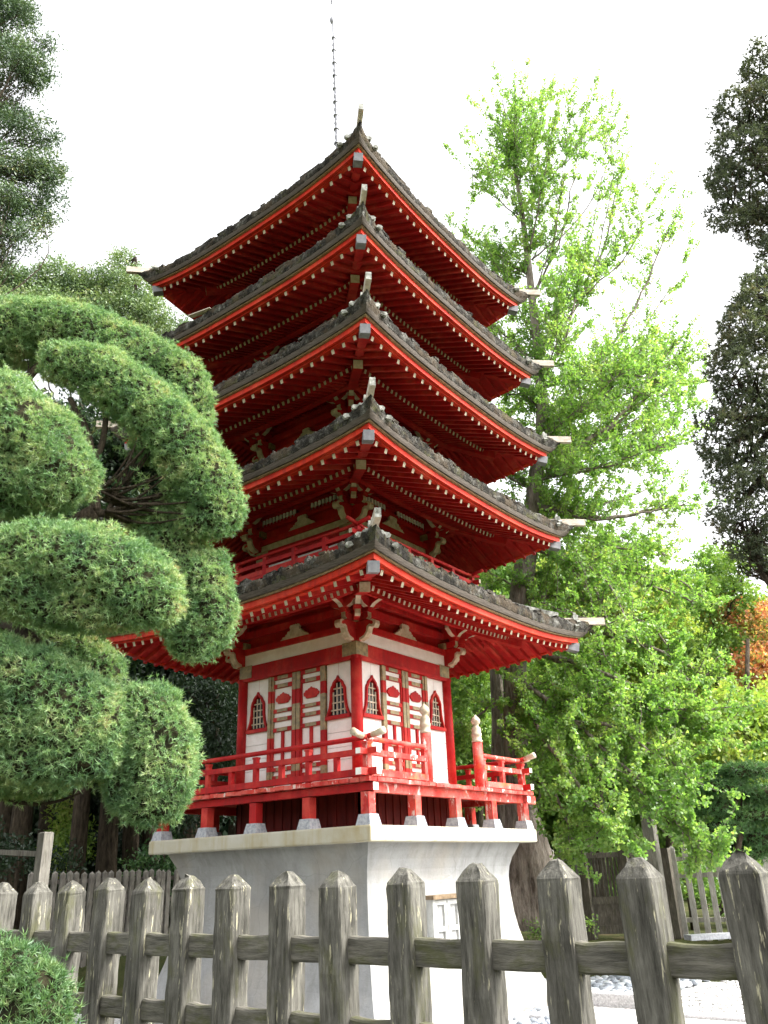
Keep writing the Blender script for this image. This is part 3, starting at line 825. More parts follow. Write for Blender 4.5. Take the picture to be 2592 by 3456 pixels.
# fallen board lying against the fourth roof's left eave
mb = MB(); mb.beam(S(3, -.70, RH5[3]+.08, ZC[3]-SAG[3]+.30), S(3, -1.22, RH5[3]+.17, ZC[3]-SAG[3]+.315), .10, .02, 0)
tag(mb.build('loose_board', PLANK), 'loose pinkish plank lying on the edge of the fourth roof', 'board')

# --- spire
mb = MB(); z0 = ZC[4]-SAG[4]+1.60
mb.box(-.28,.28,-.28,.28,z0-.1,z0+.28)
mb.lathe(0,0,[(.22,z0+.28),(.24,z0+.42),(.12,z0+.58),(.09,z0+.70),(.2,z0+.80),(.06,z0+.92)],0,16)
spb = mb.build('spire', METAL, pag, False)
mb = MB(); mb.tube([(0,0,z0+.85),(-.02,.02,17),(-.05,.06,20.1)], [.050,.045,.032], 0, 8)
for j in range(26):
    z = 13.6+j*.235; f = j/25
    x, y = -.045*f, .055*f
    r = .085-.025*f
    mb.lathe(x, y, [(r,z),(r,z+.035)] if j % 2 else [(r*.62,z-.06),(r*.75,z),(r*.62,z+.06)], 0, 8)
    if j % 3 == 0:
        for e in range(4):
            a = e*math.pi/2+.5; mb.beam((x,y,z+.01), (x+.11*math.cos(a), y+.11*math.sin(a), z-.02), .008, .008)
mb.build('mast', METAL, spb)
mb = MB(); mb.lathe(-.065,.078,[(.02,20.05),(.05,20.1),(.075,20.17),(.06,20.25),(.025,20.32),(.018,20.8),(.04,20.9),(.045,21.0),(.02,21.2)],0,12); mb.build('finial', METAL, spb, True)

# ------------------------------------------------------------------ FOLIAGE TOOLS
def unit(n):
    v = rng.normal(size=(n,3)); return v/np.linalg.norm(v, axis=1, keepdims=True)
def frames(d):
    a = np.where(np.abs(d[:,2:3]) < .9, np.array([[0,0,1.0]]), np.array([[1.0,0,0]]))
    u = np.cross(d, a); u /= np.linalg.norm(u, axis=1, keepdims=True); return u, np.cross(d, u)
def needle_mesh(P, D, L, Wd):
    """thin needles at P along D: one triangle each"""
    n = len(P); u, v = frames(D); th = rng.uniform(0, 6.28, n)[:,None]
    s = u*np.cos(th)+v*np.sin(th)
    L = np.broadcast_to(L, n)[:,None]; Wd = np.broadcast_to(Wd, n)[:,None]
    V = np.empty((n,3,3)); V[:,0] = P+s*Wd/2; V[:,1] = P-s*Wd/2; V[:,2] = P+D*L
    return V.reshape(-1,3), np.arange(3*n).reshape(n,3)
def leaf_mesh(P, D, L, Wd, fan=.62):
    """leaf blades: folded kites at P pointing along D"""
    n = len(P); u, v = frames(D); th = rng.uniform(0, 6.28, n)[:,None]
    s = u*np.cos(th)+v*np.sin(th); nn = np.cross(D, s)
    L = np.broadcast_to(L, n)[:,None]; Wd = np.broadcast_to(Wd, n)[:,None]
    V = np.empty((n,4,3)); V[:,0] = P; V[:,1] = P+D*L*fan+s*Wd/2+nn*Wd*.12; V[:,2] = P+D*L; V[:,3] = P+D*L*fan-s*Wd/2+nn*Wd*.12
    return V.reshape(-1,3), np.arange(4*n).reshape(n,4)
def wob(d, seed, f=3.0):
    r = np.random.default_rng(seed); o = np.zeros(len(d))
    for k in range(6):
        q = r.normal(size=3)*f*(1+.45*k); o += np.sin(d @ q + r.uniform(0,6.28))/(1+.5*k)
    return o/2.2
def ell(px, py, rx, ry, D, rz=None):
    """ellipsoid clump: centre, radii along the right / up / depth directions of the view"""
    c = at(px, py, D); m = mpp(c)
    return (c, np.array([rx*m, ry*m, (rz if rz is not None else .8*min(rx,ry)+.2*max(rx,ry))*m]))
AX = np.stack([RH, np.array([0,0,1.0]), FH])
def inside(P, e, f=.93):
    q = ((P-e[0]) @ AX.T)/e[1]; return (q*q).sum(1) < f*f
def core(ells, f):
    mb = MB(); V = []; F = []
    nu, nv = 14, 9
    for i, (c, r) in enumerate(ells):
        b = len(V)
        for j in range(nv+1):
            for q in range(nu):
                a, e = 2*math.pi*q/nu, math.pi*j/nv
                d = np.array([math.sin(e)*math.cos(a), math.cos(e), math.sin(e)*math.sin(a)])
                V.append(c + (d*r*f*(1+.08*math.sin(5*a+i)*math.sin(3*e))) @ AX)
        for j in range(nv):
            for q in range(nu):
                F.append([b+j*nu+q, b+j*nu+(q+1)%nu, b+(j+1)*nu+(q+1)%nu, b+(j+1)*nu+q])
    return np.array(V), np.array(F)
def dense(ells, k=2):
    out = []
    for (c0,r0),(c1,r1) in zip(ells[:-1], ells[1:]):
        out.append((c0,r0))
        if np.linalg.norm(c1-c0) < (r0.max()+r1.max())*1.1:
            for j in range(1,k+1):
                f = j/(k+1); out.append((c0*(1-f)+c1*f, (r0*(1-f)+r1*f)*rng.uniform(.90,1.0,3)))
                if rng.random() < .8:
                    d = unit(1)[0]; q = out[-1]; out.append((q[0]+(d*q[1]*.62) @ AX, q[1]*rng.uniform(.42,.62,3)))
    return out+[ells[-1]]
def lobes(ells, n=7, s=.45):
    """break a clump into uneven lobes"""
    out = []
    for c, r in ells:
        for _ in range(n):
            d = unit(1)[0]*rng.uniform(.35,.85); out.append((c+(d*r) @ AX, r*s*rng.uniform(.6,1.25,3)))
    return out
def pad(ells, parent, spacing=.030, needles=12, nl=.066, nw=.0082, coref=.80, name='foliage_pad', seed=1, m=None, cm=None, lay=.17):
    PP, NN = [], []
    for i, (c, r) in enumerate(ells):
        a = 4*math.pi*((((r[0]*r[1])**1.6+(r[0]*r[2])**1.6+(r[1]*r[2])**1.6)/3)**(1/1.6))
        n = int(a/spacing**2); d = unit(n)
        w_ = wob(d, seed*31+i)
        f = 1+.11*w_+.07*wob(d, seed*57+i, 7.0) - rng.random(n)**1.6*lay
        P = c + (d*r*f[:,None]) @ AX; Nn = (d/r) @ AX; Nn /= np.linalg.norm(Nn, axis=1, keepdims=True)
        keep = np.ones(n, bool)
        for j, e in enumerate(ells):
            if j != i: keep &= ~inside(P, e)
        keep &= wob(d, seed*91+i, 5.0) > -1.05          # thin places show the inside of the pad
        PP.append(P[keep]); NN.append(Nn[keep])
    P = np.concatenate(PP); Nn = np.concatenate(NN); k = needles
    up_ = Nn*.75+unit(len(P))*.55; up_[:,2] += .25
    stray = rng.random(len(P)) < .10; P = np.where(stray[:,None], P+Nn*nl*rng.uniform(.4,1.1,(len(P),1)), P)
    Pk = np.repeat(P, k, 0); Dk = np.repeat(up_, k, 0)*.55 + unit(len(Pk))*.75
    Dk /= np.linalg.norm(Dk, axis=1, keepdims=True)
    V, F = needle_mesh(Pk - Dk*nl*.15, Dk, nl*rng.uniform(.6,1.2,len(Pk)), nw)
    o = npmesh(name, V, F, m or L_PAD, parent)
    at_ = o.data.attributes.new('tuft', 'FLOAT', 'FACE'); at_.data.foreach_set('value', np.repeat(rng.random(len(P)), k).astype(np.float32))
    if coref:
        V, F = core(ells, coref); npmesh('twig_core', V, F, cm or L_PADCORE, o)
    return o
def clumps(ells, dens, L, Wd, shell=.55, droop=0.0, fan=.62, upb=.2):
    """leaves through the volume of clumps, thicker towards their outside, in sprays"""
    PP, DD = [], []
    for i, (c, r) in enumerate(ells):
        vol = 4.19*r[0]*r[1]*r[2]; n = max(30, int(dens*vol**(2/3)*4.8))
        ns = max(6, n//9)
        d = unit(ns); rad = (shell+(1-shell)*rng.random(ns))*(1+.16*wob(d, int(1000*abs(c[0])) % 9999+i, 2.2))
        sc = c + (d*r*rad[:,None]) @ AX
        out = (d*r) @ AX; out /= np.linalg.norm(out, axis=1, keepdims=True)
        ax = out*.6+unit(ns)*.8; ax[:,2] += upb-droop; ax /= np.linalg.norm(ax, axis=1, keepdims=True)
        q = 9
        tt = np.tile(np.linspace(0,1,q), ns)[:,None]; S_ = np.repeat(sc, q, 0); A_ = np.repeat(ax, q, 0)
        P = S_ + A_*tt*L*3.2 + rng.normal(size=(ns*q,3))*L*.45
        D = A_*.5 + unit(ns*q)*.9; D[:,2] -= droop; D /= np.linalg.norm(D, axis=1, keepdims=True)
        PP.append(P); DD.append(D)
    P = np.concatenate(PP); D = np.concatenate(DD); n = len(P)
    return leaf_mesh(P, D, L*rng.uniform(.65,1.25,n), Wd*rng.uniform(.7,1.2,n), fan)
def bez(a, b, bend=.15, n=7, sag_=0.0):
    a = np.array(a, float); b = np.array(b, float); L = np.linalg.norm(b-a); o = rng.normal(size=3)*bend*L*.5
    t = np.linspace(0,1,n)[:,None]
    return a*(1-t)+b*t + o*np.sin(t*math.pi) + np.array([0,0,1.0])*sag_*L*np.sin(t*math.pi)
def tree(name, label, cat, trunk_pts, trunk_r, ells, leaf, dens, L, Wd, bark, group=None, shell=.5, droop=0., fan=.62, limbs=True, limb_r=.05, kids=2, crown='crown', upb=.2):
    tp = [np.array(p, float) for p in trunk_pts]
    root = empty(name, label, cat, tuple(tp[0]), group)
    mb = MB(); mb.tube(tp, trunk_r, 0, 10)
    if limbs:
        T = np.array(tp)
        for c, r in ells:
            j = int(np.argmin(np.linalg.norm(T-(c-np.array([0,0,.25*np.linalg.norm(c-T.mean(0))])), axis=1)))
            a = T[j]; p = bez(a, c, .18); rr = np.linspace(min(limb_r, trunk_r[j]*.8), limb_r*.25, len(p)); mb.tube(p, rr, 0, 6)
            for _ in range(kids):
                s = p[rng.integers(2, len(p)-1)]; e = c + (unit(1)[0]*r*.9) @ AX
                q = bez(s, e, .2, 5); mb.tube(q, np.linspace(limb_r*.4, limb_r*.1, 5), 0, 5)
    mb.build('trunk', bark, root, True)
    V, F = clumps(ells, dens, L, Wd, shell, droop, fan, upb)
    npmesh(crown, V, F, leaf, root)
    return root

# ------------------------------------------------------------------ GROUND
n1 = 90
mb = MB(); xs = np.concatenate([[-400,-150,-60,-30,-18], np.linspace(-14,34,70), [45,70,150,400]]); ys = np.concatenate([[-400,-150,-60,-30], np.linspace(-18,34,70), [45,70,150,400]])
for x in xs:
    for y in ys: mb.v.append((x, y, ground_z(x, y) - .01))
ny = len(ys)
for i in range(len(xs)-1):
    for j in range(ny-1): a = i*ny+j; mb.f.append([a, a+ny, a+ny+1, a+1]); mb.m.append(0)
def soil_f(n, b):
    v = coord(n, (1,1,1))
    c = ramp(n, noise(n, v, 1.4, 8, .7), [(.35, (.035,.05,.018)), (.55, (.07,.075,.03)), (.7, (.13,.10,.06))])
    n.links.new(c, b.inputs['Base Color']); bump(n, b, noise(n, v, 14, 8, .8), .06, 1)
SOIL = mat('mossy_garden_soil', (.08,.08,.04), .95, .05, soil_f)
tag(mb.build('ground', SOIL, None, True), 'dark mossy garden soil rising behind the pagoda', None, None, 'structure')
def gravel_f(n, b):
    v = coord(n)
    vo = n.nodes.new('ShaderNodeTexVoronoi'); vo.inputs['Scale'].default_value = 22; n.links.new(v, vo.inputs['Vector'])
    c = ramp(n, vo.outputs['Color'], [(.1, (.50,.49,.47)), (.6, (.68,.67,.65)), (.95, (.80,.79,.77))])
    c = mix(n, ramp(n, vo.outputs['Distance'], [(.35, K), (.75, (.75,.75,.75))]), c, (.22,.21,.20))
    n.links.new(c, b.inputs['Base Color'])
    inv = n.nodes.new('ShaderNodeMath'); inv.operation = 'SUBTRACT'; inv.inputs[0].default_value = 1; n.links.new(vo.outputs['Distance'], inv.inputs[1])
    bump(n, b, inv.outputs[0], .03, .8)
GRAVEL = mat('pale_gravel', (.65,.64,.62), .9, .1, gravel_f)
mb = MB(); mb.box(-4.6, 8.0, -8.5, 5.6, G0-.02, G0+.004)
tag(mb.build('gravel_court', GRAVEL), 'pale gravel court round the pagoda base', None, None, 'structure')
def pebbles(name, n, fx, r0, r1, m, label, flat=.6, parent=None):
    """rounded stones as one heap of many"""
    ico = [(0,0,1)] + [(.894*math.cos(a*1.2566), .894*math.sin(a*1.2566), .447) for a in range(5)] + [(.894*math.cos(a*1.2566+.628), .894*math.sin(a*1.2566+.628), -.447) for a in range(5)] + [(0,0,-1)]
    fc = [(0,1+a,1+(a+1)%5) for a in range(5)] + [(1+a,6+a,1+(a+1)%5) for a in range(5)] + [(1+(a+1)%5,6+a,6+(a+1)%5) for a in range(5)] + [(11,6+(a+1)%5,6+a) for a in range(5)]
    V0 = np.array(ico)
    mid = {}; V1 = list(V0); F1 = []
    def md(a, b):
        k = (min(a,b), max(a,b))
        if k not in mid: q = V0[a]+V0[b]; V1.append(q/np.linalg.norm(q)); mid[k] = len(V1)-1
        return mid[k]
    for a, b, c in fc:
        ab, bc, ca = md(a,b), md(b,c), md(c,a); F1 += [(a,ab,ca),(ab,b,bc),(ca,bc,c),(ab,bc,ca)]
    V1 = np.array(V1); F1 = np.array(F1)
    pts = fx(n); n = len(pts)
    VV = np.empty((n, len(V1), 3)); 
    for i in range(n):
        s = rng.uniform(r0, r1)*np.array([rng.uniform(.8,1.35), rng.uniform(.75,1.1), flat*rng.uniform(.8,1.1)])
        a = rng.uniform(0,6.28); c_, s_ = math.cos(a), math.sin(a)
        q = V1*s; VV[i] = np.stack([q[:,0]*c_-q[:,1]*s_, q[:,0]*s_+q[:,1]*c_, q[:,2]], 1)+pts[i]
    F = (F1[None]+(np.arange(n)*len(V1))[:,None,None]).reshape(-1,3)
    o = npmesh(name, VV.reshape(-1,3), F, m)
    o.data.polygons.foreach_set('use_smooth', [True]*len(o.data.polygons))
    return tag(o, label, None, None, 'stuff')
def stonemat(name, stops, rough=.6):
    m = bpy.data.materials.new(name); m.use_nodes = True; n = m.node_tree; b = n.nodes['Principled BSDF']
    g = n.nodes.new('ShaderNodeNewGeometry'); c = ramp(n, g.outputs['Random Per Island'], stops)
    tc = n.nodes.new('ShaderNodeTexCoord')
    c = mix(n, .35, c, ramp(n, noise(n, tc.outputs['Object'], 40, 6), [(.3,(.15,.15,.17)),(.7,(.6,.6,.6))]))
    n.links.new(c, b.inputs['Base Color']); b.inputs['Roughness'].default_value = rough; return m
COB = stonemat('blue_grey_cobbles', [(.0,(.10,.125,.16)),(.4,(.19,.23,.28)),(.75,(.30,.34,.38)),(1,(.48,.50,.52))])
PEB = stonemat('white_pebbles', [(.0,(.34,.33,.31)),(.4,(.60,.58,.55)),(.8,(.74,.73,.70)),(1,(.82,.81,.79))], .75)
def rect_pts(x0, x1, y0, y1, z, sp):
    def f(n):
        g = [(x+rng.normal(0,sp*.22), y+rng.normal(0,sp*.22), z+rng.uniform(-.01,.02)) for x in np.arange(x0,x1,sp) for y in np.arange(y0,y1,sp)]
        return np.array(g)
    return f
pebbles('cobbles', 0, rect_pts(2.6, 7.9, -3.6, 1.0, G0+.06, .15), .08, .115, COB, 'blue grey rounded cobbles filling the bed beyond the granite kerb')
pebbles('pebbles', 0, rect_pts(2.1, 7.8, -7.2, -3.95, G0+.015, .075), .03, .05, PEB, 'white pebbles spread to the right of the pagoda base', .5)
pebbles('cobbles', 0, rect_pts(-4.2, 1.6, -3.3, -2.45, G0+.03, .14), .06, .10, COB, 'pale blue grey cobbles in the strip along the foot of the pagoda base')
pebbles('cobbles', 0, rect_pts(-3.6, -2.5, -3.2, 5.2, G0+.03, .14), .06, .10, COB, 'grey cobbles in the strip along the shaded side of the pagoda base')
GRAN = mat('granite', (.45,.44,.44), .8, .2, tint((.30,.29,.29), (.58,.57,.57), 45, 70, .006))
def kerb(x0, x1, y0, y1, h_, label, rz=0.0):
    mb = MB(); cx, cy_ = (x0+x1)/2, (y0+y1)/2
    mb.box(x0-cx, x1-cx, y0-cy_, y1-cy_, -.1, h_)
    o = mb.build('granite_kerb', GRAN, off=(0,0,0)); o.location = (cx, cy_, G0); o.rotation_euler[2] = rz
    b_ = o.modifiers.new('edge', 'BEVEL'); b_.width = .025; b_.segments = 2
    tag(o, label, 'kerb stone', 'granite kerb stones round the pagoda')
kerb(2.28, 2.52, -3.85, -2.47, .19, 'long granite kerb block in front of the blue cobbles')
kerb(.6, 2.2, -2.98, -2.76, .10, 'low pale granite kerb block at the foot of the base corner')
kerb(1.80, 2.05, -7.0, -3.90, .05, 'thin flat granite edging beside the white pebbles')
kerb(2.56, 3.9, -3.92, -3.70, .07, 'flat granite slab between the cobbles and the white pebbles', .03)
kerb(-4.3, 1.6, -3.6, -3.35, .06, 'pale kerb strip in front of the pale cobble bed')

# ------------------------------------------------------------------ FOREGROUND FENCE
FX, FY8, FS = -8.873, -7.391, .27666
fen = empty('wooden_fence', 'mossy weathered timber fence of square pointed pickets in front of the pagoda', 'fence', (FX, FY8, G0))
def picket_mesh(seed):
    r = np.random.default_rng(seed); w_ = .05; b = .006
    prof = [(w_-b, -w_), (w_, -w_+b), (w_, w_-b), (w_-b, w_), (-w_+b, w_), (-w_, w_-b), (-w_, -w_+b), (-w_+b, -w_)]
    zs_ = list(np.linspace(0, 1.978, 40)) + [1.989, 1.996]
    V = []; F = []
    for i, z in enumerate(zs_):
        s = 1+.014*math.sin(z*9+seed)+.012*math.sin(z*23+2*seed)+r.normal(0,.008)
        if i >= 40: s *= (1.0, .93)[i-40]
        for x, y in prof: V.append((x*s+r.normal(0,.0012), y*s+r.normal(0,.0012), z))
    for i in range(len(zs_)-1):
        for q in range(8): F.append([i*8+q, i*8+(q+1)%8, (i+1)*8+(q+1)%8, (i+1)*8+q])
    top = (len(zs_)-1)*8
    V2 = []
    for f, z in ((.62, 2.018), (.27, 2.038)):
        b0 = len(V)
        for x, y in prof: V.append((x*f+r.normal(0,.0026), y*f+r.normal(0,.0026), z+r.normal(0,.0026)))
        for q in range(8): F.append([top+q, top+(q+1)%8, b0+(q+1)%8, b0+q])
        top = b0
    V.append((r.normal(0,.006), r.normal(0,.006), 2.047-abs(r.normal(0,.005)))); a = len(V)-1
    for q in range(8): F.append([top+q, top+(q+1)%8, a])
    me = bpy.data.meshes.new('picket'); me.from_pydata(V, [], F); me.materials.append(FWOOD); me.update(); return me
pms = [picket_mesh(s) for s in range(19)]
for k in range(-5, 22):
    o = bpy.data.objects.new('picket', pms[(k+3) % 19]); COL.objects.link(o); o.parent = fen
    o.location = (random.uniform(-.004,.004), -(k-8)*FS + random.uniform(-.006,.006), random.uniform(-.006,.006)+ (0.004))
    o.rotation_euler = (random.uniform(-.008,.008), random.uniform(-.008,.008), random.uniform(-.03,.03) + (math.pi if k % 2 else 0))
def rail_mesh(z0, z1, xo, par):
    r = np.random.default_rng(int(-z0*100)); V = []; F = []
    ys_ = np.linspace(-3.7, -11.2, 190)
    for y in ys_:
        sg = -.008*abs(math.sin((y-FY8)/FS*math.pi)) + r.normal(0,.0012)
        for x, z in ((-.022,z0),(.022,z0),(.024,z0+.006),(.024,z1-.006),(.018,z1),(-.018,z1),(-.024,z1-.006),(-.024,z0+.006)):
            V.append((FX+xo+x+r.normal(0,.0008), y, z+(sg if z > (z0+z1)/2 else sg*.4)))
    n = len(ys_)
    for i in range(n-1):
        for q in range(8): F.append([i*8+q, (i+1)*8+q, (i+1)*8+(q+1)%8, i*8+(q+1)%8])
    V = np.array(V)-np.array((FX, FY8, G0))
    me = bpy.data.meshes.new('rail'); me.from_pydata(V.tolist(), [], F); me.materials.append(FRAIL); me.update()
    o = bpy.data.objects.new('rail', me); COL.objects.link(o); o.parent = par
def wood_rail(n, b):
    v = coord(n, (1,.12,1)); g = noise(n, v, 55, 6, .7)
    c = ramp(n, g, [(.3, (.05,.048,.040)), (.7, (.18,.168,.14))])
    c = mix(n, ramp(n, noise(n, coord(n, (1,.4,1)), 12, 6, .7), [(.48, K), (.62, (.7,.7,.7))]), c, (.07,.074,.028))
    n.links.new(c, b.inputs['Base Color']); bump(n, b, g, .008, .9)
FRAIL = mat('mossy_rail_timber', (.12,.1,.07), .85, .15, wood_rail)
rail_mesh(-.846, -.762, 0, fen); rail_mesh(-1.078, -1.0, 0, fen); rail_mesh(-2.0, -1.92, 0, fen)

# ------------------------------------------------------------------ BACK FENCES
def picket_fence(label, A, B, zt, n, wd, th, rails, m, zb_=None, skip=None):
    A = np.array(A, float); B = np.array(B, float); d = (B-A)/np.linalg.norm(B-A); nr = np.array([-d[1], d[0]])
    ang = math.atan2(d[1], d[0]); zb0 = min(ground_z(*A), ground_z(*B))-.1 if zb_ is None else zb_
    root = empty('picket_fence', label, 'fence', (A[0], A[1], zb0))
    mb = MB(); h_ = zt-zb0
    mb.box(-wd/2, wd/2, -th/2, th/2, 0, h_-wd*.55)
    top = [(-wd/2,-th/2,h_-wd*.55),(wd/2,-th/2,h_-wd*.55),(wd/2,th/2,h_-wd*.55),(-wd/2,th/2,h_-wd*.55)]
    for i in range(4): mb.face([top[i], top[(i+1)%4], (0,0,h_)])
    me = mb.mesh('picket', m)
    for k in range(n):
        p = A+(B-A)*k/(n-1)-A
        o = bpy.data.objects.new('picket', me); COL.objects.link(o); o.parent = root; o.location = (p[0], p[1], random.uniform(-.02,.02)); o.rotation_euler = (random.uniform(-.012,.012), random.uniform(-.012,.012), ang)
    for z in rails:
        mb = MB(); a3 = np.append(A, z); b3 = np.append(B, z); off = np.append(nr, 0)*(th*.9)
        mb.beam(a3+off, b3+off, th*.7, .085); mb.build('rail', m, root)
    return root
A = at(1455, 1850, 18.8); B = at(1800, 1835, 17.6)
SWOOD = mat('sunlit_silver_timber', (.3,.28,.25), .85, .15, wood_f((.28,.26,.23), (.54,.52,.47), .2, .2))  # lighter copy of the grey timber, with sunshine put into its colour
picket_fence('grey open picket fence behind the pagoda, right of the dark slatted gate', A[:2], B[:2], -.27, 15, .11, .06, (-.55,-.87,-1.70), SWOOD)
A = at(1160, 1850, 22.5); B = at(1300, 1850, 21.5)
picket_fence('short dim picket fence behind the burly ginkgo trunk', A[:2], B[:2], -.22, 9, .10, .06, (-.45,-1.0), BWOOD)
A = at(70, 1890, 17.5); B = at(430, 1885, 20.5)
picket_fence('grey picket fence at the edge of the dark wood, left of the pagoda', A[:2], B[:2], -.36, 26, .10, .06, (-.55,-.98,-1.6), BWOOD)
# tall post with a single rail in front of it
P0 = at(100, 1800, 9.0); P1 = at(-60, 1838, 9.4)
root = empty('rail_post', 'tall grey square post with one rail behind the left end of the mossy fence', 'post', (P0[0], P0[1], G0))
mb = MB(); mb.box(P0[0]-.055, P0[0]+.055, P0[1]-.055, P0[1]+.055, G0, P0[2]); mb.frustum(P0[0], P0[1], P0[2], P0[2]+.012, .055, .04); mb.build('post', BWOOD, root)
q = at(92, 1845, 9.0); mb = MB(); mb.beam(q, P1, .04, .05); mb.build('rail', BWOOD, root)
# slatted gate and its posts
A = at(1265, 1900, 18.9); B = at(1445, 1895, 18.6)
a2, b2 = A[:2], B[:2]; d = (b2-a2)/np.linalg.norm(b2-a2); L = np.linalg.norm(b2-a2)
root = empty('slatted_gate', 'dark weathered slatted gate between thick posts below the ginkgo', 'gate', (a2[0], a2[1], -2.0))
def gp(t, z): return (a2[0]+d[0]*t, a2[1]+d[1]*t, z)
DW = mat('dark_gate_timber', (.08,.07,.055), .85, .1, wood_f((.06,.053,.043), (.19,.17,.14), .4, .1))
for t in (0, L*.5, L):
    mb = MB(); mb.beam(gp(t,-2.05), gp(t,-.33), .17, .17); mb.build('gate_post', DW, root)
for t0, t1 in ((.09, L*.5-.09), (L*.5+.09, L-.09)):
    mb = MB()
    for z, hh in ((-.42,.10),(-1.28,.14),(-1.82,.16)): mb.beam(gp(t0,z), gp(t1,z), .08, hh)
    mb.beam(gp(t0,-1.55), gp(t1,-1.55), .03, .40)
    for k in range(9):
        t = t0+(t1-t0)*(k+.5)/9; mb.beam(gp(t,-1.24), gp(t,-.44), .045, .045)
    mb.build('slat_panel', DW, root)
P = at(1396, 1745, 17.6); mb = MB(); mb.box(P[0]-.11, P[0]+.11, P[1]-.11, P[1]+.11, -2.1, P[2]); mb.frustum(P[0], P[1], P[2], P[2]+.06, .11, .05)
tag(mb.build('gate_post', BWOOD), 'tall thick grey post half hidden in the ginkgo leaves', 'post')
for i, (px, py, L_) in enumerate(((1390, 2035, 1.0), (1560, 2012, 1.5))):
    P = at(px, py, 18.0); z = ground_z(P[0], P[1]); mb = MB()
    mb.box(-L_/2, L_/2, -.14, .14, -.06, .03); o = mb.build('stone_step', STONE, off=(0,0,0)); o.location = (P[0], P[1], P[2]-.06); o.rotation_euler[2] = YAW-math.pi/2+.2*i
    tag(o, ('pale stone step lying below the slatted gate', 'long grey stone sill under the open picket fence')[i], 'step')

# ------------------------------------------------------------------ CLOUD-PRUNED TREE, LEFT
P = at(-150, 2250, 8.4)
cpt = empty('cloud_pruned_tree', 'big cloud pruned conifer with rounded green pads left of the pagoda', 'tree', (P[0], P[1], G0))
mb = MB()
def limb(pts, r0, r1, seg=8, mbx=None):
    p = [at(*q) for q in pts]
    # smooth by midpoint subdivision
    for _ in range(2):
        q = [p[0]]
        for a, b in zip(p[:-1], p[1:]): q += [a*.75+b*.25, a*.25+b*.75]
        p = q+[p[-1]]
    (mbx or mb).tube(p, np.linspace(r0, r1, len(p)), 0, seg)
    return p
limb([(-150,2400,8.4),(-110,1900,8.4),(-60,1600,8.5),(-20,1340,8.5),(60,1200,8.6),(150,1140,8.6),(205,1105,8.6)], .20, .09)
limb([(205,1105,8.6),(200,1010,8.6),(190,930,8.6),(150,860,8.6)], .075, .03)
limb([(200,1010,8.6),(225,950,8.65),(230,880,8.65),(220,830,8.6)], .05, .02)
limb([(180,980,8.6),(185,900,8.6),(120,870,8.6)], .03, .012)
for a in [(225,1080,8.65),(215,1060,8.6),(230,1105,8.6)]:
    for e in [(360,930),(400,1000),(430,1040),(455,1085),(470,1120),(330,890),(300,980),(380,1060),(420,1120),(350,1080)]:
        if random.random() < .75: limb([a, ((a[0]*.6+e[0]*.4), (a[1]*.6+e[1]*.4)+random.uniform(5,28), 8.6+random.uniform(-.15,.15)), (e[0]+random.uniform(-12,12), e[1]+random.uniform(-12,12), 8.6+random.uniform(-.2,.2))], .022, .007, 6)
limb([(205,1105,8.6),(300,1130,8.8),(360,1160,8.9),(430,1260,8.9)], .055, .02)
limb([(-20,1340,8.5),(-10,1100,8.9),(30,900,9.2),(60,800,9.4),(150,760,9.4),(300,780,9.4),(400,830,9.4)], .10, .02)
limb([(100,840,9.2),(60,860,9.2),(0,830,9.2)], .03, .015)
for e in [(60,780),(110,800),(20,800),(300,800),(360,830),(400,860),(340,850)]:
    limb([(e[0]*.5+60, 850, 9.3), (e[0]*.8+15, e[1]+35, 9.3), (e[0], e[1], 9.35)], .016, .006, 5)
limb([(-20,1340,8.5),(30,1355,7.9),(70,1375,7.75),(95,1410,7.7),(110,1450,7.7)], .062, .035)
limb([(60,1372,7.75),(75,1400,7.7),(78,1440,7.7)], .025, .015)
limb([(-20,1340,8.5),(0,1250,7.9),(60,1230,7.6),(200,1240,7.5)], .06, .02)
limb([(-60,1600,8.5),(0,1600,8.0),(120,1620,7.9),(250,1640,7.9),(330,1650,7.9)], .07, .02)
for e in [(215,1640),(240,1670),(260,1700),(280,1730),(230,1700)]: limb([(140,1615,7.8),(190,1630,7.85),(e[0],e[1],7.9)], .02, .008, 5)
limb([(-60,1700,8.5),(30,1735,8.3),(110,1738,8.3),(180,1710,8.3)], .028, .010, 6)
mb.build('trunk', DBARK, cpt, True)
def E4(lst, D, rzf=None): return dense([ell(x, y, rx, ry, D+dd, None) for x, y, rx, ry, dd in [(q+(0,))[:5] for q in lst]])
pad(E4([(-60,740,120,85),(20,722,105,72),(125,712,105,62),(225,745,98,58),(315,785,80,58),(385,822,62,56),(420,872,40,48),(435,905,24,30)], 9.4), cpt, seed=1)
pad(E4([(138,785,52,46),(200,800,76,52),(275,842,80,56),(345,905,76,60),(405,968,72,66),(452,1040,66,70),(472,1105,52,56),(425,1135,45,26)], 8.6)+E4([(335,960,50,44),(398,1040,54,50),(430,1095,44,40)], 8.7), cpt, seed=2)
pad(E4([(180,835,50,40),(230,880,70,50),(300,930,80,60),(360,1000,70,60),(400,1070,60,60),(410,1120,50,30),(330,1040,60,50)], 8.68), cpt, .11, 11, .09, .0105, 0, seed=12, lay=.8)
pad(E4([(-20,900,125,95),(70,960,110,92),(120,1030,92,78),(30,1050,130,68),(-90,980,100,100)], 7.9), cpt, seed=3)
pad(E4([(-20,1225,80,70),(90,1200,110,72),(195,1222,125,82),(285,1275,105,82),(70,1268,90,66),(340,1295,56,62),(230,1318,100,48),(140,1312,110,44),(60,1300,80,40)], 7.5), cpt, seed=4)
pad(E4([(335,1135,60,45),(385,1180,66,62),(350,1210,70,60,.1),(432,1250,68,72),(458,1320,56,66),(425,1385,62,42),(400,1300,70,80,.2)], 8.9), cpt, seed=5)
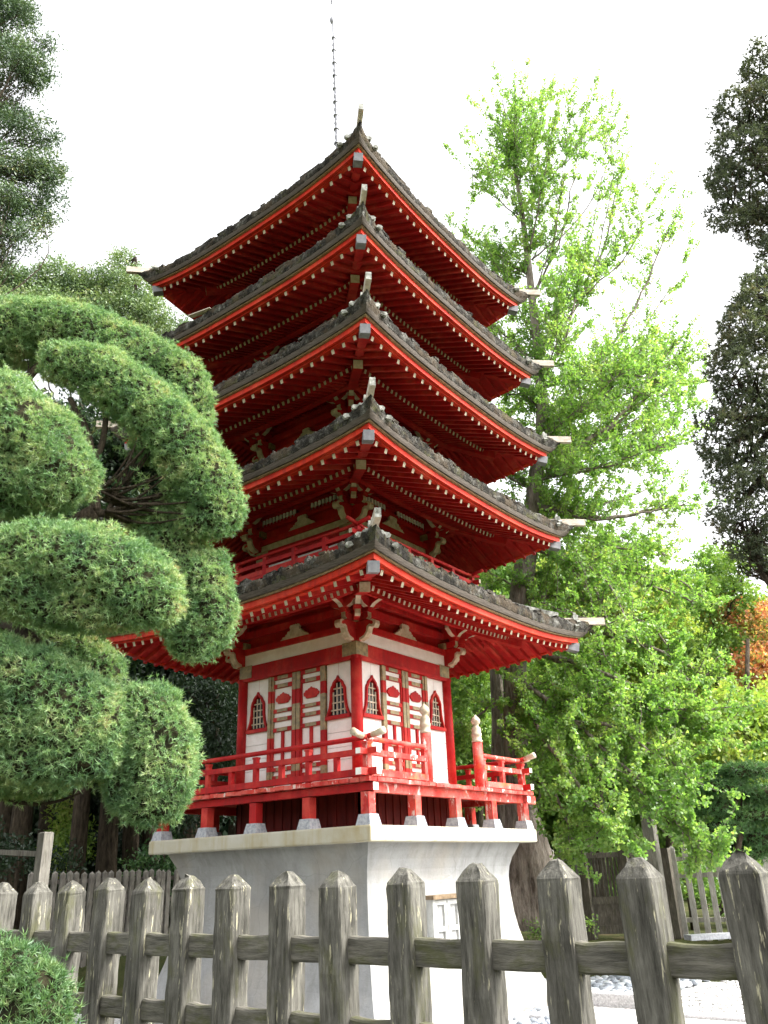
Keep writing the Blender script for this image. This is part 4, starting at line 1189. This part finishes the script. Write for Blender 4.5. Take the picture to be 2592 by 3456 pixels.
pad(E4([(-20,1470,110,90),(60,1485,118,85),(150,1540,105,85),(40,1565,120,70),(120,1600,120,60),(195,1575,66,76),(225,1560,52,70),(150,1640,110,50),(60,1640,110,55)], 7.6), cpt, seed=6)
pad(E4([(60,1400,100,50),(150,1415,85,48),(210,1450,58,48)], 8.3), cpt, seed=7)
pad(E4([(0,1660,110,60),(90,1670,92,52),(-90,1640,100,70)], 8.3), cpt, seed=8)
pad(E4([(265,1570,52,60),(315,1535,78,60),(342,1600,80,72),(348,1675,78,72),(330,1735,72,46),(270,1690,46,66)], 7.9), cpt, seed=9)

# round shrub at the bottom left corner, in front of the fence
P = at(40, 2150, 3.55)
shr = empty('round_shrub', 'low bushy green conifer shrub before the left end of the fence', 'shrub', (P[0], P[1], G0))
mb = MB(); mb.tube([(P[0],P[1],G0),(P[0],P[1]+.03,P[2]-.3),(P[0]+.02,P[1],P[2])], [.04,.03,.015], 0, 8); mb.build('trunk', DBARK, shr, True)
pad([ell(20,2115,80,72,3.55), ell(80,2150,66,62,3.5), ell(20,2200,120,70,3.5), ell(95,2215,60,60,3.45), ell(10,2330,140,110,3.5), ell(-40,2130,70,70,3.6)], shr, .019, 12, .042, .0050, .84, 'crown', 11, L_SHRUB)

# ------------------------------------------------------------------ DARK CONIFERS ON THE RIGHT EDGE
def dark_conifer(name, label, trunk, ells, seed):
    b = at(*trunk[0]); root = empty(name, label, 'tree', (b[0], b[1], ground_z(b[0], b[1])), 'dark pruned conifers at the right edge')
    mb = MB(); tp = [at(*q) for q in trunk]; tp[0][2] = ground_z(b[0], b[1])
    mb.tube(tp, np.linspace(.16, .05, len(tp)), 0, 10); T = np.array(tp)
    for c, r in ells:
        a = T[np.argmin(np.linalg.norm(T-c, axis=1))]
        p = bez(a, c, .15); mb.tube(p, np.linspace(.045,.02,len(p)), 0, 6)
        for _ in range(16):
            d = unit(1)[0]; e = c+(d*r*.92) @ AX; s = p[rng.integers(3,len(p))]
            q = bez(s, e, .22, 5); mb.tube(q, np.linspace(.014,.004,5), 0, 4)
    mb.build('trunk', DBARK, root, True)
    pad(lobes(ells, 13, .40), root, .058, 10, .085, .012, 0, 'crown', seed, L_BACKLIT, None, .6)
    return root
dark_conifer('dark_conifer', 'tall dark pruned conifer, its upper crown cutting into the white sky', [(1790,2300,9.2),(1780,1500,9.2),(1760,900,9.2),(1740,500,9.2),(1700,200,9.2)],
    [ell(1640,160,50,75,9.2), ell(1600,265,66,75,9.2), ell(1622,350,100,85,9.2), ell(1585,405,62,60,9.2), ell(1620,470,85,52,9.2), ell(1680,250,90,120,9.2), ell(1700,420,110,110,9.2), ell(1600,330,80,70,9.2), ell(1572,440,52,52,9.2), ell(1655,535,40,34,9.0), ell(1800,280,90,130,9.3), ell(1840,470,100,110,9.3), ell(1760,120,70,90,9.3)], 21)
dark_conifer('dark_conifer', 'dark pruned conifer with a brownish lower crown hanging over the garden at right', [(1740,2300,8.4),(1745,1700,8.4),(1720,1300,8.4),(1690,900,8.4),(1670,700,8.4)],
    [ell(1655,600,34,40,8.5), ell(1605,670,55,55,8.4), ell(1570,780,60,62,8.4), ell(1560,900,58,70,8.4), ell(1562,985,50,60,8.4), ell(1600,1130,60,72,8.4), ell(1632,1200,48,45,8.4), ell(1632,640,48,62,8.4), ell(1612,735,80,75,8.4), ell(1595,830,82,75,8.4), ell(1605,930,92,78,8.4), ell(1590,1010,70,70,8.4), ell(1612,1080,85,75,8.4), ell(1630,1155,80,68,8.4), ell(1690,900,110,160,8.4), ell(1700,1120,90,120,8.4), ell(1810,800,100,140,8.5), ell(1830,1040,110,140,8.5), ell(1740,650,70,90,8.5)], 22)

# ------------------------------------------------------------------ GINKGO
GD = 18.6
gk_pts = [(1135,2010),(1140,1950),(1142,1900),(1135,1830),(1120,1700),(1112,1560),(1112,1440),(1122,1320),(1133,1230),(1148,1120),(1158,1030),(1172,940),(1170,860),(1163,760),(1150,650),(1140,560),(1128,460),(1115,380),(1103,310),(1092,250),(1083,205)]
gr = [.62,.56,.52,.44,.28,.25,.245,.24,.23,.20,.185,.17,.155,.13,.105,.085,.065,.05,.035,.022,.01]
tp = [at(x, y, GD) for x, y in gk_pts]
gk = empty('ginkgo_tree', 'tall ginkgo with bright green leaves and grey trunk rising behind the pagoda', 'tree', tuple(tp[0]))
mb = MB()
p2, r2 = [], []
for a, b, ra, rb in zip(tp[:-1], tp[1:], gr[:-1], gr[1:]):
    for f in (0, .33, .67): p2.append(a*(1-f)+b*f); r2.append(ra*(1-f)+rb*f)
p2.append(tp[-1]); r2.append(gr[-1])
# fluted trunk
i0 = len(mb.v); mb.tube(p2, r2, 0, 20)
vv = np.array(mb.v[i0:])
for i in range(len(p2)):
    for q in range(20):
        a = q/20*6.283; fl = 1+.10*math.sin(4*a+i*.25)+.06*math.sin(7*a-i*.4)+(.24*math.sin(5*a+i*.35)+.12*math.sin(9*a-i*.5))*max(0,1-i/14)
        j = i*20+q; vv[j] = p2[i]+(vv[j]-p2[i])*fl
mb.v[i0:] = [tuple(x) for x in vv]
# second stem beside it
p = [at(x, y, GD+.9) for x, y in ((1085,1930),(1080,1750),(1078,1560),(1070,1440),(1060,1300),(1050,1180))]; mb.tube(p, [.26,.22,.17,.14,.10,.06], 0, 12)
LP, LD = [], []
def shoot(a, d, L, r, dens=24):
    n = max(3, int(L*6)); t = np.linspace(0, 1, n)[:,None]
    d2 = d*(1-t*.35)+np.array([0,0,1.0])*t*.35
    p = a + np.cumsum(d2*L/n, 0) + rng.normal(size=(n,3))*.015; p = np.vstack([a, p])
    mb.tube(p, np.linspace(r, r*.3, len(p)), 0, 4, False)
    m = int(L*dens)
    k = rng.uniform(.05, 1, m)*(len(p)-1); i = np.minimum(k.astype(int), len(p)-2); f = (k-i)[:,None]
    c = p[i]*(1-f)+p[i+1]*f
    q = rng.integers(3, 7)
    C_ = np.repeat(c, q, 0); D = unit(len(C_)); D[:,2] += .1; D /= np.linalg.norm(D, axis=1, keepdims=True)
    D[:,2] -= .12
    LP.append(C_+D*.02+rng.normal(size=C_.shape)*.022); LD.append(D)
    return p
def glimb(pts, r0, r1, nsh, L=(.4,1.1), upw=.6, dens=17):
    p = [at(*q) for q in pts]
    for _ in range(2):
        q = [p[0]]
        for a, b in zip(p[:-1], p[1:]): q += [a*.75+b*.25, a*.25+b*.75]
        p = q+[p[-1]]
    p = [x+rng.normal(size=3)*.02 for x in p]
    mb.tube(p, np.linspace(r0, r1, len(p)), 0, 7)
    T = np.array(p); dr = T[-1]-T[0]; dr /= np.linalg.norm(dr)
    for _ in range(nsh):
        i = int((.12+.88*rng.random()**.9)*(len(T)-1)); d = dr*.45+unit(1)[0]*.95+np.array([0,0,upw*rng.uniform(.2,1.2)]); d /= np.linalg.norm(d)
        s = shoot(T[i], d, rng.uniform(*L), .012, dens)
        if rng.random() < .6:
            j = rng.integers(1, len(s)); d3 = d*.6+unit(1)[0]*.8+np.array([0,0,.2*upw]); d3 /= np.linalg.norm(d3); shoot(s[j], d3, rng.uniform(.25,.6)*L[1], .008, dens)
    shoot(T[-1], dr, L[1], .01, dens)
g = GD
UPPER = [
 ([(1172,1010,g),(1232,980,g),(1292,935,g),(1345,890,g),(1400,830,g),(1448,750,g)], .085, .02, 26),
 ([(1165,1100,g),(1215,1100,g-.2),(1262,1112,g-.3),(1320,1120,g-.3),(1400,1105,g-.2),(1480,1092,g)], .09, .025, 24),
 ([(1148,1180,g),(1215,1205,g-.4),(1270,1240,g-.6),(1305,1320,g-.8),(1335,1410,g-.9)], .075, .02, 22),
 ([(1125,1290,g),(1190,1288,g-.3),(1250,1293,g-.5),(1330,1300,g-.6)], .06, .02, 18),
 ([(1168,880,g),(1120,850,g+.2),(1075,852,g+.4)], .04, .015, 14),
 ([(1168,800,g),(1110,740,g+.2),(1062,700,g+.3)], .04, .015, 14),
 ([(1165,760,g),(1220,700,g),(1280,610,g),(1315,500,g),(1338,380,g)], .06, .012, 26),
 ([(1170,900,g),(1260,820,g+.2),(1330,740,g+.3),(1395,620,g+.4),(1440,500,g+.4)], .065, .012, 26),
 ([(1170,840,g),(1250,800,g-.6),(1340,800,g-.9),(1430,830,g-1.0)], .05, .015, 24),
 ([(1150,640,g),(1205,540,g),(1232,430,g),(1250,320,g)], .04, .01, 22),
 ([(1145,600,g),(1090,560,g),(1040,530,g)], .03, .01, 12),
 ([(1130,480,g),(1075,430,g),(1015,372,g)], .025, .008, 10),
 ([(1118,400,g),(1146,340,g),(1168,265,g)], .025, .008, 14),
 ([(1128,450,g),(1200,380,g),(1262,290,g)], .028, .008, 14),
 ([(1112,365,g),(1085,310,g),(1064,255,g)], .02, .006, 12),
 ([(1108,340,g),(1114,290,g),(1118,245,g)], .02, .006, 12),
 ([(1150,560,g),(1230,500,g+.5),(1290,420,g+.7),(1330,300,g+.7)], .03, .008, 16),
 ([(1160,700,g),(1260,640,g-.5),(1350,560,g-.8),(1400,470,g-.9)], .035, .01, 20),
 ([(1160,980,g),(1260,960,g+.8),(1380,940,g+1.2),(1490,880,g+1.2)], .06, .015, 28),
 ([(1150,1060,g),(1090,1010,g+.3),(1060,960,g+.4)], .04, .015, 14),
 ([(1165,960,g-.1),(1230,900,g-1.2),(1300,860,g-1.6),(1370,790,g-1.8)], .04, .015, 26),
 ([(1155,1040,g-.1),(1230,1020,g-1.0),(1320,1010,g-1.5),(1420,970,g-1.7)], .04, .015, 28),
 ([(1168,820,g),(1210,760,g-.9),(1240,660,g-1.2),(1260,560,g-1.3)], .04, .012, 24),
 ([(1140,560,g),(1160,470,g-.5),(1175,380,g-.7),(1190,300,g-.7)], .03, .01, 18),
 ([(1165,760,g),(1110,640,g+.5),(1070,560,g+.7)], .03, .01, 18),
 ([(1150,1100,g),(1230,1150,g+.8),(1330,1180,g+1.2),(1440,1200,g+1.2)], .05, .015, 28),
 ([(1165,950,g),(1240,880,g+1.2),(1340,860,g+1.7),(1450,800,g+1.8)], .04, .015, 26),
]
for pts, r0, r1, n in UPPER:
    f_ = (.5 if pts[-1][0] > 1235 else .95) if pts[-1][1] < 530 else 1.05
    glimb(pts, r0, r1, int(n*1.5*f_), (.4,1.5), .75, 15)
    jx, jy, jd = rng.normal(0,38), rng.normal(0,38), rng.choice([-1,1])*rng.uniform(.5,1.6); m_ = len(pts)-1
    glimb([(x+jx*i/m_, y+jy*i/m_, D_+jd*i/m_) for i, (x, y, D_) in enumerate(pts)], r0*.5, r1*.7, int(n*1.1*f_), (.4,1.4), .75, 14)
    jx, jy, jd = rng.normal(0,45), rng.normal(0,45), rng.choice([-1,1])*rng.uniform(.8,2.0)
    glimb([(x+jx*i/m_, y+jy*i/m_, D_+jd*i/m_) for i, (x, y, D_) in enumerate(pts)], r0*.4, r1*.6, int(n*1.0*f_), (.4,1.4), .75, 13)
LOWER = [
 ([(1112,1400,g),(1240,1430,g-.8),(1380,1480,g-1.3),(1480,1560,g-1.6)], .07, .02, 34),
 ([(1112,1460,g),(1220,1540,g-1.2),(1330,1640,g-2.0),(1440,1740,g-2.5)], .07, .02, 36),
 ([(1112,1500,g),(1180,1600,g-1.6),(1250,1700,g-2.2),(1330,1790,g-2.6)], .06, .02, 36),
 ([(1112,1540,g),(1150,1600,g-.9),(1168,1680,g-1.1),(1160,1730,g-1.1)], .05, .02, 10),
 ([(1115,1350,g),(1280,1360,g-.5),(1420,1400,g-.8),(1530,1460,g-1)], .07, .02, 34),
 ([(1130,1240,g),(1260,1240,g+.7),(1400,1260,g+1),(1500,1300,g+1)], .06, .02, 30),
 ([(1112,1500,g),(1060,1520,g-.2),(1020,1560,g-.3),(990,1560,g-.3)], .035, .012, 18),
 ([(1112,1600,g),(1180,1680,g-1.2),(1220,1760,g-1.6),(1240,1830,g-1.8)], .04, .015, 24),
 ([(1200,1560,g-1.2),(1300,1560,g-1.7),(1400,1600,g-2.1),(1500,1690,g-2.4)], .04, .015, 34),
 ([(1300,1640,g-1.9),(1400,1720,g-2.3),(1480,1790,g-2.6),(1540,1830,g-2.7)], .03, .012, 26),
 ([(1180,1520,g-.9),(1300,1500,g-1.4),(1450,1530,g-1.7),(1560,1600,g-1.9)], .04, .015, 34),
 ([(1120,1320,g),(1060,1340,g-.1),(1010,1420,g-.3)], .035, .012, 16),
 ([(1112,1480,g),(1240,1480,g+.6),(1380,1520,g+1),(1500,1580,g+1.2)], .05, .02, 34),
 ([(1112,1560,g),(1240,1620,g+.3),(1380,1680,g+.6),(1500,1740,g+.6)], .05, .02, 34),
 ([(1135,1270,g),(1080,1250,g),(1050,1230,g)], .03, .01, 12),
]
LOWER += [([(x+(rng.normal(0,30)+18)*i/(len(q[0])-1), y+rng.normal(0,40)*i/(len(q[0])-1), D_+rng.uniform(-.8,.9)*i/(len(q[0])-1)) for i, (x, y, D_) in enumerate(q[0])], q[1]*.6, q[2]*.8, int(q[3]*.8)) for q in LOWER[:3]+LOWER[4:6]+LOWER[8:14]]
for pts, r0, r1, n in LOWER: glimb(pts, r0, r1, n, (.4,1.15), .05, 22)
mb.build('trunk', GBARK, gk, True)
P = np.concatenate(LP); D = np.concatenate(LD); n = len(P)
V, F = leaf_mesh(P, D, rng.uniform(.045,.085,n), rng.uniform(.05,.09,n), .78)
npmesh('crown', V, F, L_GINK, gk)

# ------------------------------------------------------------------ OTHER TREES
def tr(pts, r0, r1):
    p = [at(*q) for q in pts]; p[0][2] = ground_z(p[0][0], p[0][1]) - .05
    return p, list(np.linspace(r0, r1, len(p)))
# tall conifer leaning in at the top left
p, r = tr([(-130,1950,13.5),(-120,1200,13.5),(-100,700,13.5),(-80,350,13.5),(-60,100,13.5),(-50,-60,13.5)], .32, .06)
tree('tall_conifer', 'tall conifer with dense grey green sprays at the top left corner', 'tree', p, r,
     lobes([ell(x,y,a,b,13.5+dd) for x,y,a,b,dd in [(20,30,62,55,0),(60,20,40,34,.3),(96,95,22,22,.2),(50,140,60,50,-.3),(10,110,60,60,0),(72,175,42,38,.1),(5,220,60,50,.2),(40,270,62,42,-.2),(85,300,42,32,.1),(95,360,45,42,0),(40,350,70,55,-.3),(122,395,24,24,0),(80,430,60,42,.2),(30,440,70,55,-.2),(90,475,34,30,.3),(40,515,52,34,0),(0,500,50,40,.2),(0,560,30,20,.2),(-60,300,70,200,0),(-60,60,70,120,0),(-70,520,60,80,0)]], 6, .42),
     L_CONT, 700, .085, .034, DBARK, None, .35, .02, .6, True, .02, 2)
def conif(label, x, D, ells, m, dens=420, L=.13, base_y=1950, r=.25, bark=DBARK, name='conifer_tree', grp=None, droop=.05):
    top = min(e[1]-e[3]*.6 for e in ells)
    p, rr = tr([(x,base_y,D),(x+4,(base_y*2+top)/3,D),(x+6,(base_y+2*top)/3,D),(x+8,top,D)], r, .05)
    return tree(name, label, 'tree', p, rr, [ell(a,b,c,d_,D+(e[0] if e else rng.uniform(-.6,.6))) for a,b,c,d_,*e in ells], m, dens, L, L*.42, bark, grp, .45, droop, .6, True, .05, 3)
GRPB = 'conifers behind the cloud pruned tree'
conif('olive green conifer above the topmost pruned pad, nearest the left edge', 20, 23, [(0,610,62,40),(60,625,70,40),(20,680,90,50),(100,680,70,50),(-60,640,60,80)], L_CON, 520, .12, grp=GRPB)
conif('grey green conifer above the topmost pruned pad, between its two neighbours', 170, 24, [(125,600,42,36),(200,625,50,42),(160,650,70,45),(210,690,70,50),(120,700,70,50)], L_CON, 520, .12, grp=GRPB)
conif('pointed grey green conifer just left of the top roof corner', 285, 23.5, [(268,575,26,32),(255,615,40,36),(295,630,44,44),(270,680,60,45),(325,680,40,42),(340,720,40,30),(405,720,22,30)], L_CON, 520, .12, grp=GRPB)
# dark wood behind, left: tall trunks under a closed canopy
GRPW = 'tall trees of the dark wood'
woods = [(-40,24,.30,'leftmost'),(55,22.5,.32,''),(105,25,.24,''),(180,21.5,.24,''),(240,22.5,.30,''),(285,26,.2,''),(330,24,.28,''),(420,23,.3,''),(520,25,.3,'')]
wl = ['dark trunked tree at the left edge of the wood','thick dark trunk rising left of the tall rail post','dark tree standing behind the tall rail post','slim leaning dark trunk just right of the tall rail post','thick dark trunk below the lowest right pruned pad','thin pale brown trunk left of the white base slab','dark tree seen through the gap below the lowest roof corner','dark tree close to the shaded corner of the base slab','dark tree hidden behind the veranda of the pagoda']
for i, (x, D, r_, _) in enumerate(woods):
    els = []
    for q in range(9):
        els.append((x+rng.uniform(-90,90), rng.uniform(1020,1560), rng.uniform(60,100), rng.uniform(50,85)))
    els += [(x+rng.uniform(-50,50), 960+rng.uniform(-60,60), 70, 60), (x, 1440, 90, 70), (x+rng.uniform(-60,60), 1600, 70, 60)]
    lean = rng.uniform(10,40)
    p, rr = tr([(x-lean*.6,1930,D),(x,1700,D),(x+lean*.5,1450,D),(x+lean*.6,1200,D),(x+lean*.7,930,D)], r_, .07)
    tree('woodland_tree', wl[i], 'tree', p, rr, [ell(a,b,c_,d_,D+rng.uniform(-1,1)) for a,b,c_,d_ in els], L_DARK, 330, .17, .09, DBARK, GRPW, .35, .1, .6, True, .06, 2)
def forest(name, label, x0, x1, y0f, y1f, D0, D1, n, m, L, kind='stuff'):
    els = []
    for q in range(n):
        x = rng.uniform(x0, x1); y = rng.uniform(y0f(x), y1f(x)); els.append(ell(x, y, rng.uniform(55,110), rng.uniform(45,85), rng.uniform(D0, D1)))
    V, F = clumps(els, 150, L, L*.6, .3, .05)
    return tag(npmesh(name, V, F, m), label, None, None, kind)
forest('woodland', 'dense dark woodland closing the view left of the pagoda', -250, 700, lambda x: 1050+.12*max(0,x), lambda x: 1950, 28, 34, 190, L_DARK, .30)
forest('woodland', 'far green trees closing the view right of the pagoda', 850, 1850, lambda x: 1250+.22*max(0,x-1200), lambda x: 1950, 33, 40, 170, L_GREEN, .30)
# low lit bushes among the trunks and drooping conifer near the left corner of the pagoda
def bush(label, ells, m, D, L=.10, dens=420, name='leafy_bush', grp=None):
    e = [ell(a,b,c_,d_,D+rng.uniform(-.3,.3)) for a,b,c_,d_ in ells]; c = e[0][0]; gz = ground_z(c[0], c[1])
    return tree(name, label, 'bush', [np.array((c[0],c[1],gz-.05)), np.array((c[0]+.05,c[1],gz+.4)), c], [.06,.05,.03], e, m, dens, L, L*.5, DBARK, grp, .4, .0, .6, True, .025, 2)
bush('sunlit yellow green bush between the dark trunks', [(145,1790,32,55),(160,1830,36,40),(135,1850,30,30)], L_MAPLE, 23.5, .12)
bush('small bush under the right end of the lowest pruned pad', [(355,1840,30,22),(330,1870,50,26),(390,1865,40,26)], L_LAYER, 20.2, .10)
bush('dark low bush beside the tall rail post', [(40,1850,60,30),(120,1870,50,30),(-30,1840,60,40)], L_DARK, 19, .10)
bush('dim green bush behind the picket fence at left', [(230,1850,70,45),(280,1880,60,30),(190,1890,60,24)], L_DARK, 24, .12)
conif('drooping dark conifer behind the shaded side of the first storey', 460, 20.5, [(425,1490,52,28),(470,1500,50,30),(430,1560,55,50),(480,1590,50,60),(450,1660,60,60),(420,1730,50,50),(490,1700,40,60)], L_DARK, 520, .13, 1930, .14, droop=.35)
# maples and shrubs behind the ginkgo
bushes = [
 ('yellow green maple showing left of the ginkgo trunk', [(1030,1330,50,50),(1020,1440,55,60),(1010,1560,55,70),(1060,1620,60,60),(1010,1690,50,50)], L_GREEN, 24, 1030),
 ('maple with pale orange tips right of the ginkgo trunk', [(1240,1240,80,50),(1320,1210,70,40),(1290,1300,90,60),(1380,1330,80,60),(1250,1390,90,60)], L_MAPLE, 26, 1290),
 ('broad maple turning yellow in the middle of the garden', [(1420,1300,60,50),(1460,1380,70,60),(1400,1440,90,60),(1480,1480,80,60),(1380,1540,90,60)], L_MAPLE, 27, 1440),
 ('orange maple at the right edge', [(1560,1330,40,28),(1650,1370,40,50),(1640,1450,50,50),(1680,1500,60,80),(1655,1330,36,30)], L_ORANGE, 24.5, 1690),
 ('golden green maple below the orange one', [(1580,1540,66,48),(1640,1590,60,56),(1550,1610,66,46),(1620,1660,60,40),(1680,1560,60,80)], L_MAPLE, 21.5, 1610),
 ('leafy green tree thinning into the sky right of the ginkgo', [(1540,1220,40,36),(1590,1290,44,40),(1520,1290,40,40),(1560,1400,50,50),(1500,1430,60,50),(1600,1210,40,24)], L_GREEN, 25, 1545),
]
for lab, els, m, D, x in bushes:
    p, rr = tr([(x,1930,D),(x+6,1750,D),(x+3,1550,D),(x+5,1380,D)], .14, .05)
    tree('maple_tree' if 'maple' in lab else 'leafy_tree', lab, 'tree', p, rr, [ell(a,b,c_,d_,D+rng.uniform(-.6,.6)) for a,b,c_,d_ in els], m, 420, .12, .085, DBARK, 'trees behind the ginkgo', .35, .0, .62, True, .05, 3)
# layered pine by the back fence, right
P = at(1600, 1850, 17.0); gz = ground_z(P[0], P[1])
lp = empty('layered_pine', 'deep green pine with flat layered pads behind the picket fence', 'tree', (P[0], P[1], gz))
mb = MB(); tp_ = [np.array((P[0],P[1],gz-.05)), at(1590,1850,17), at(1600,1790,17), at(1585,1740,17), at(1610,1690,17)]; mb.tube(tp_, [.09,.08,.06,.05,.03], 0, 8)
els = [(1610,1665,60,16),(1560,1700,52,16),(1650,1715,60,18),(1530,1745,56,17),(1620,1760,70,18),(1560,1790,62,18),(1650,1810,60,20),(1500,1800,44,16),(1590,1840,80,20)]
for x, y, a, b in els: mb.tube(bez(tp_[2], at(x,y,17), .15), np.linspace(.03,.012,7), 0, 5)
mb.build('trunk', DBARK, lp, True)
pad([ell(x,y,a,b,17+rng.uniform(-.5,.5), 50) for x,y,a,b in els], lp, .060, 8, .11, .016, .8, 'crown', 31, L_LAYER)
# low ground plants by the trunk
bush('small leafy plants at the foot of the ginkgo trunk', [(1215,2000,36,14),(1170,2012,36,12),(1260,2005,30,12)], L_GREEN, 17.9, .07, 500, 'leafy_plant')
bush('low dark shrub behind the open picket fence', [(1480,1900,60,40),(1560,1920,70,40),(1640,1900,60,50)], L_GREEN, 20.5, .10)
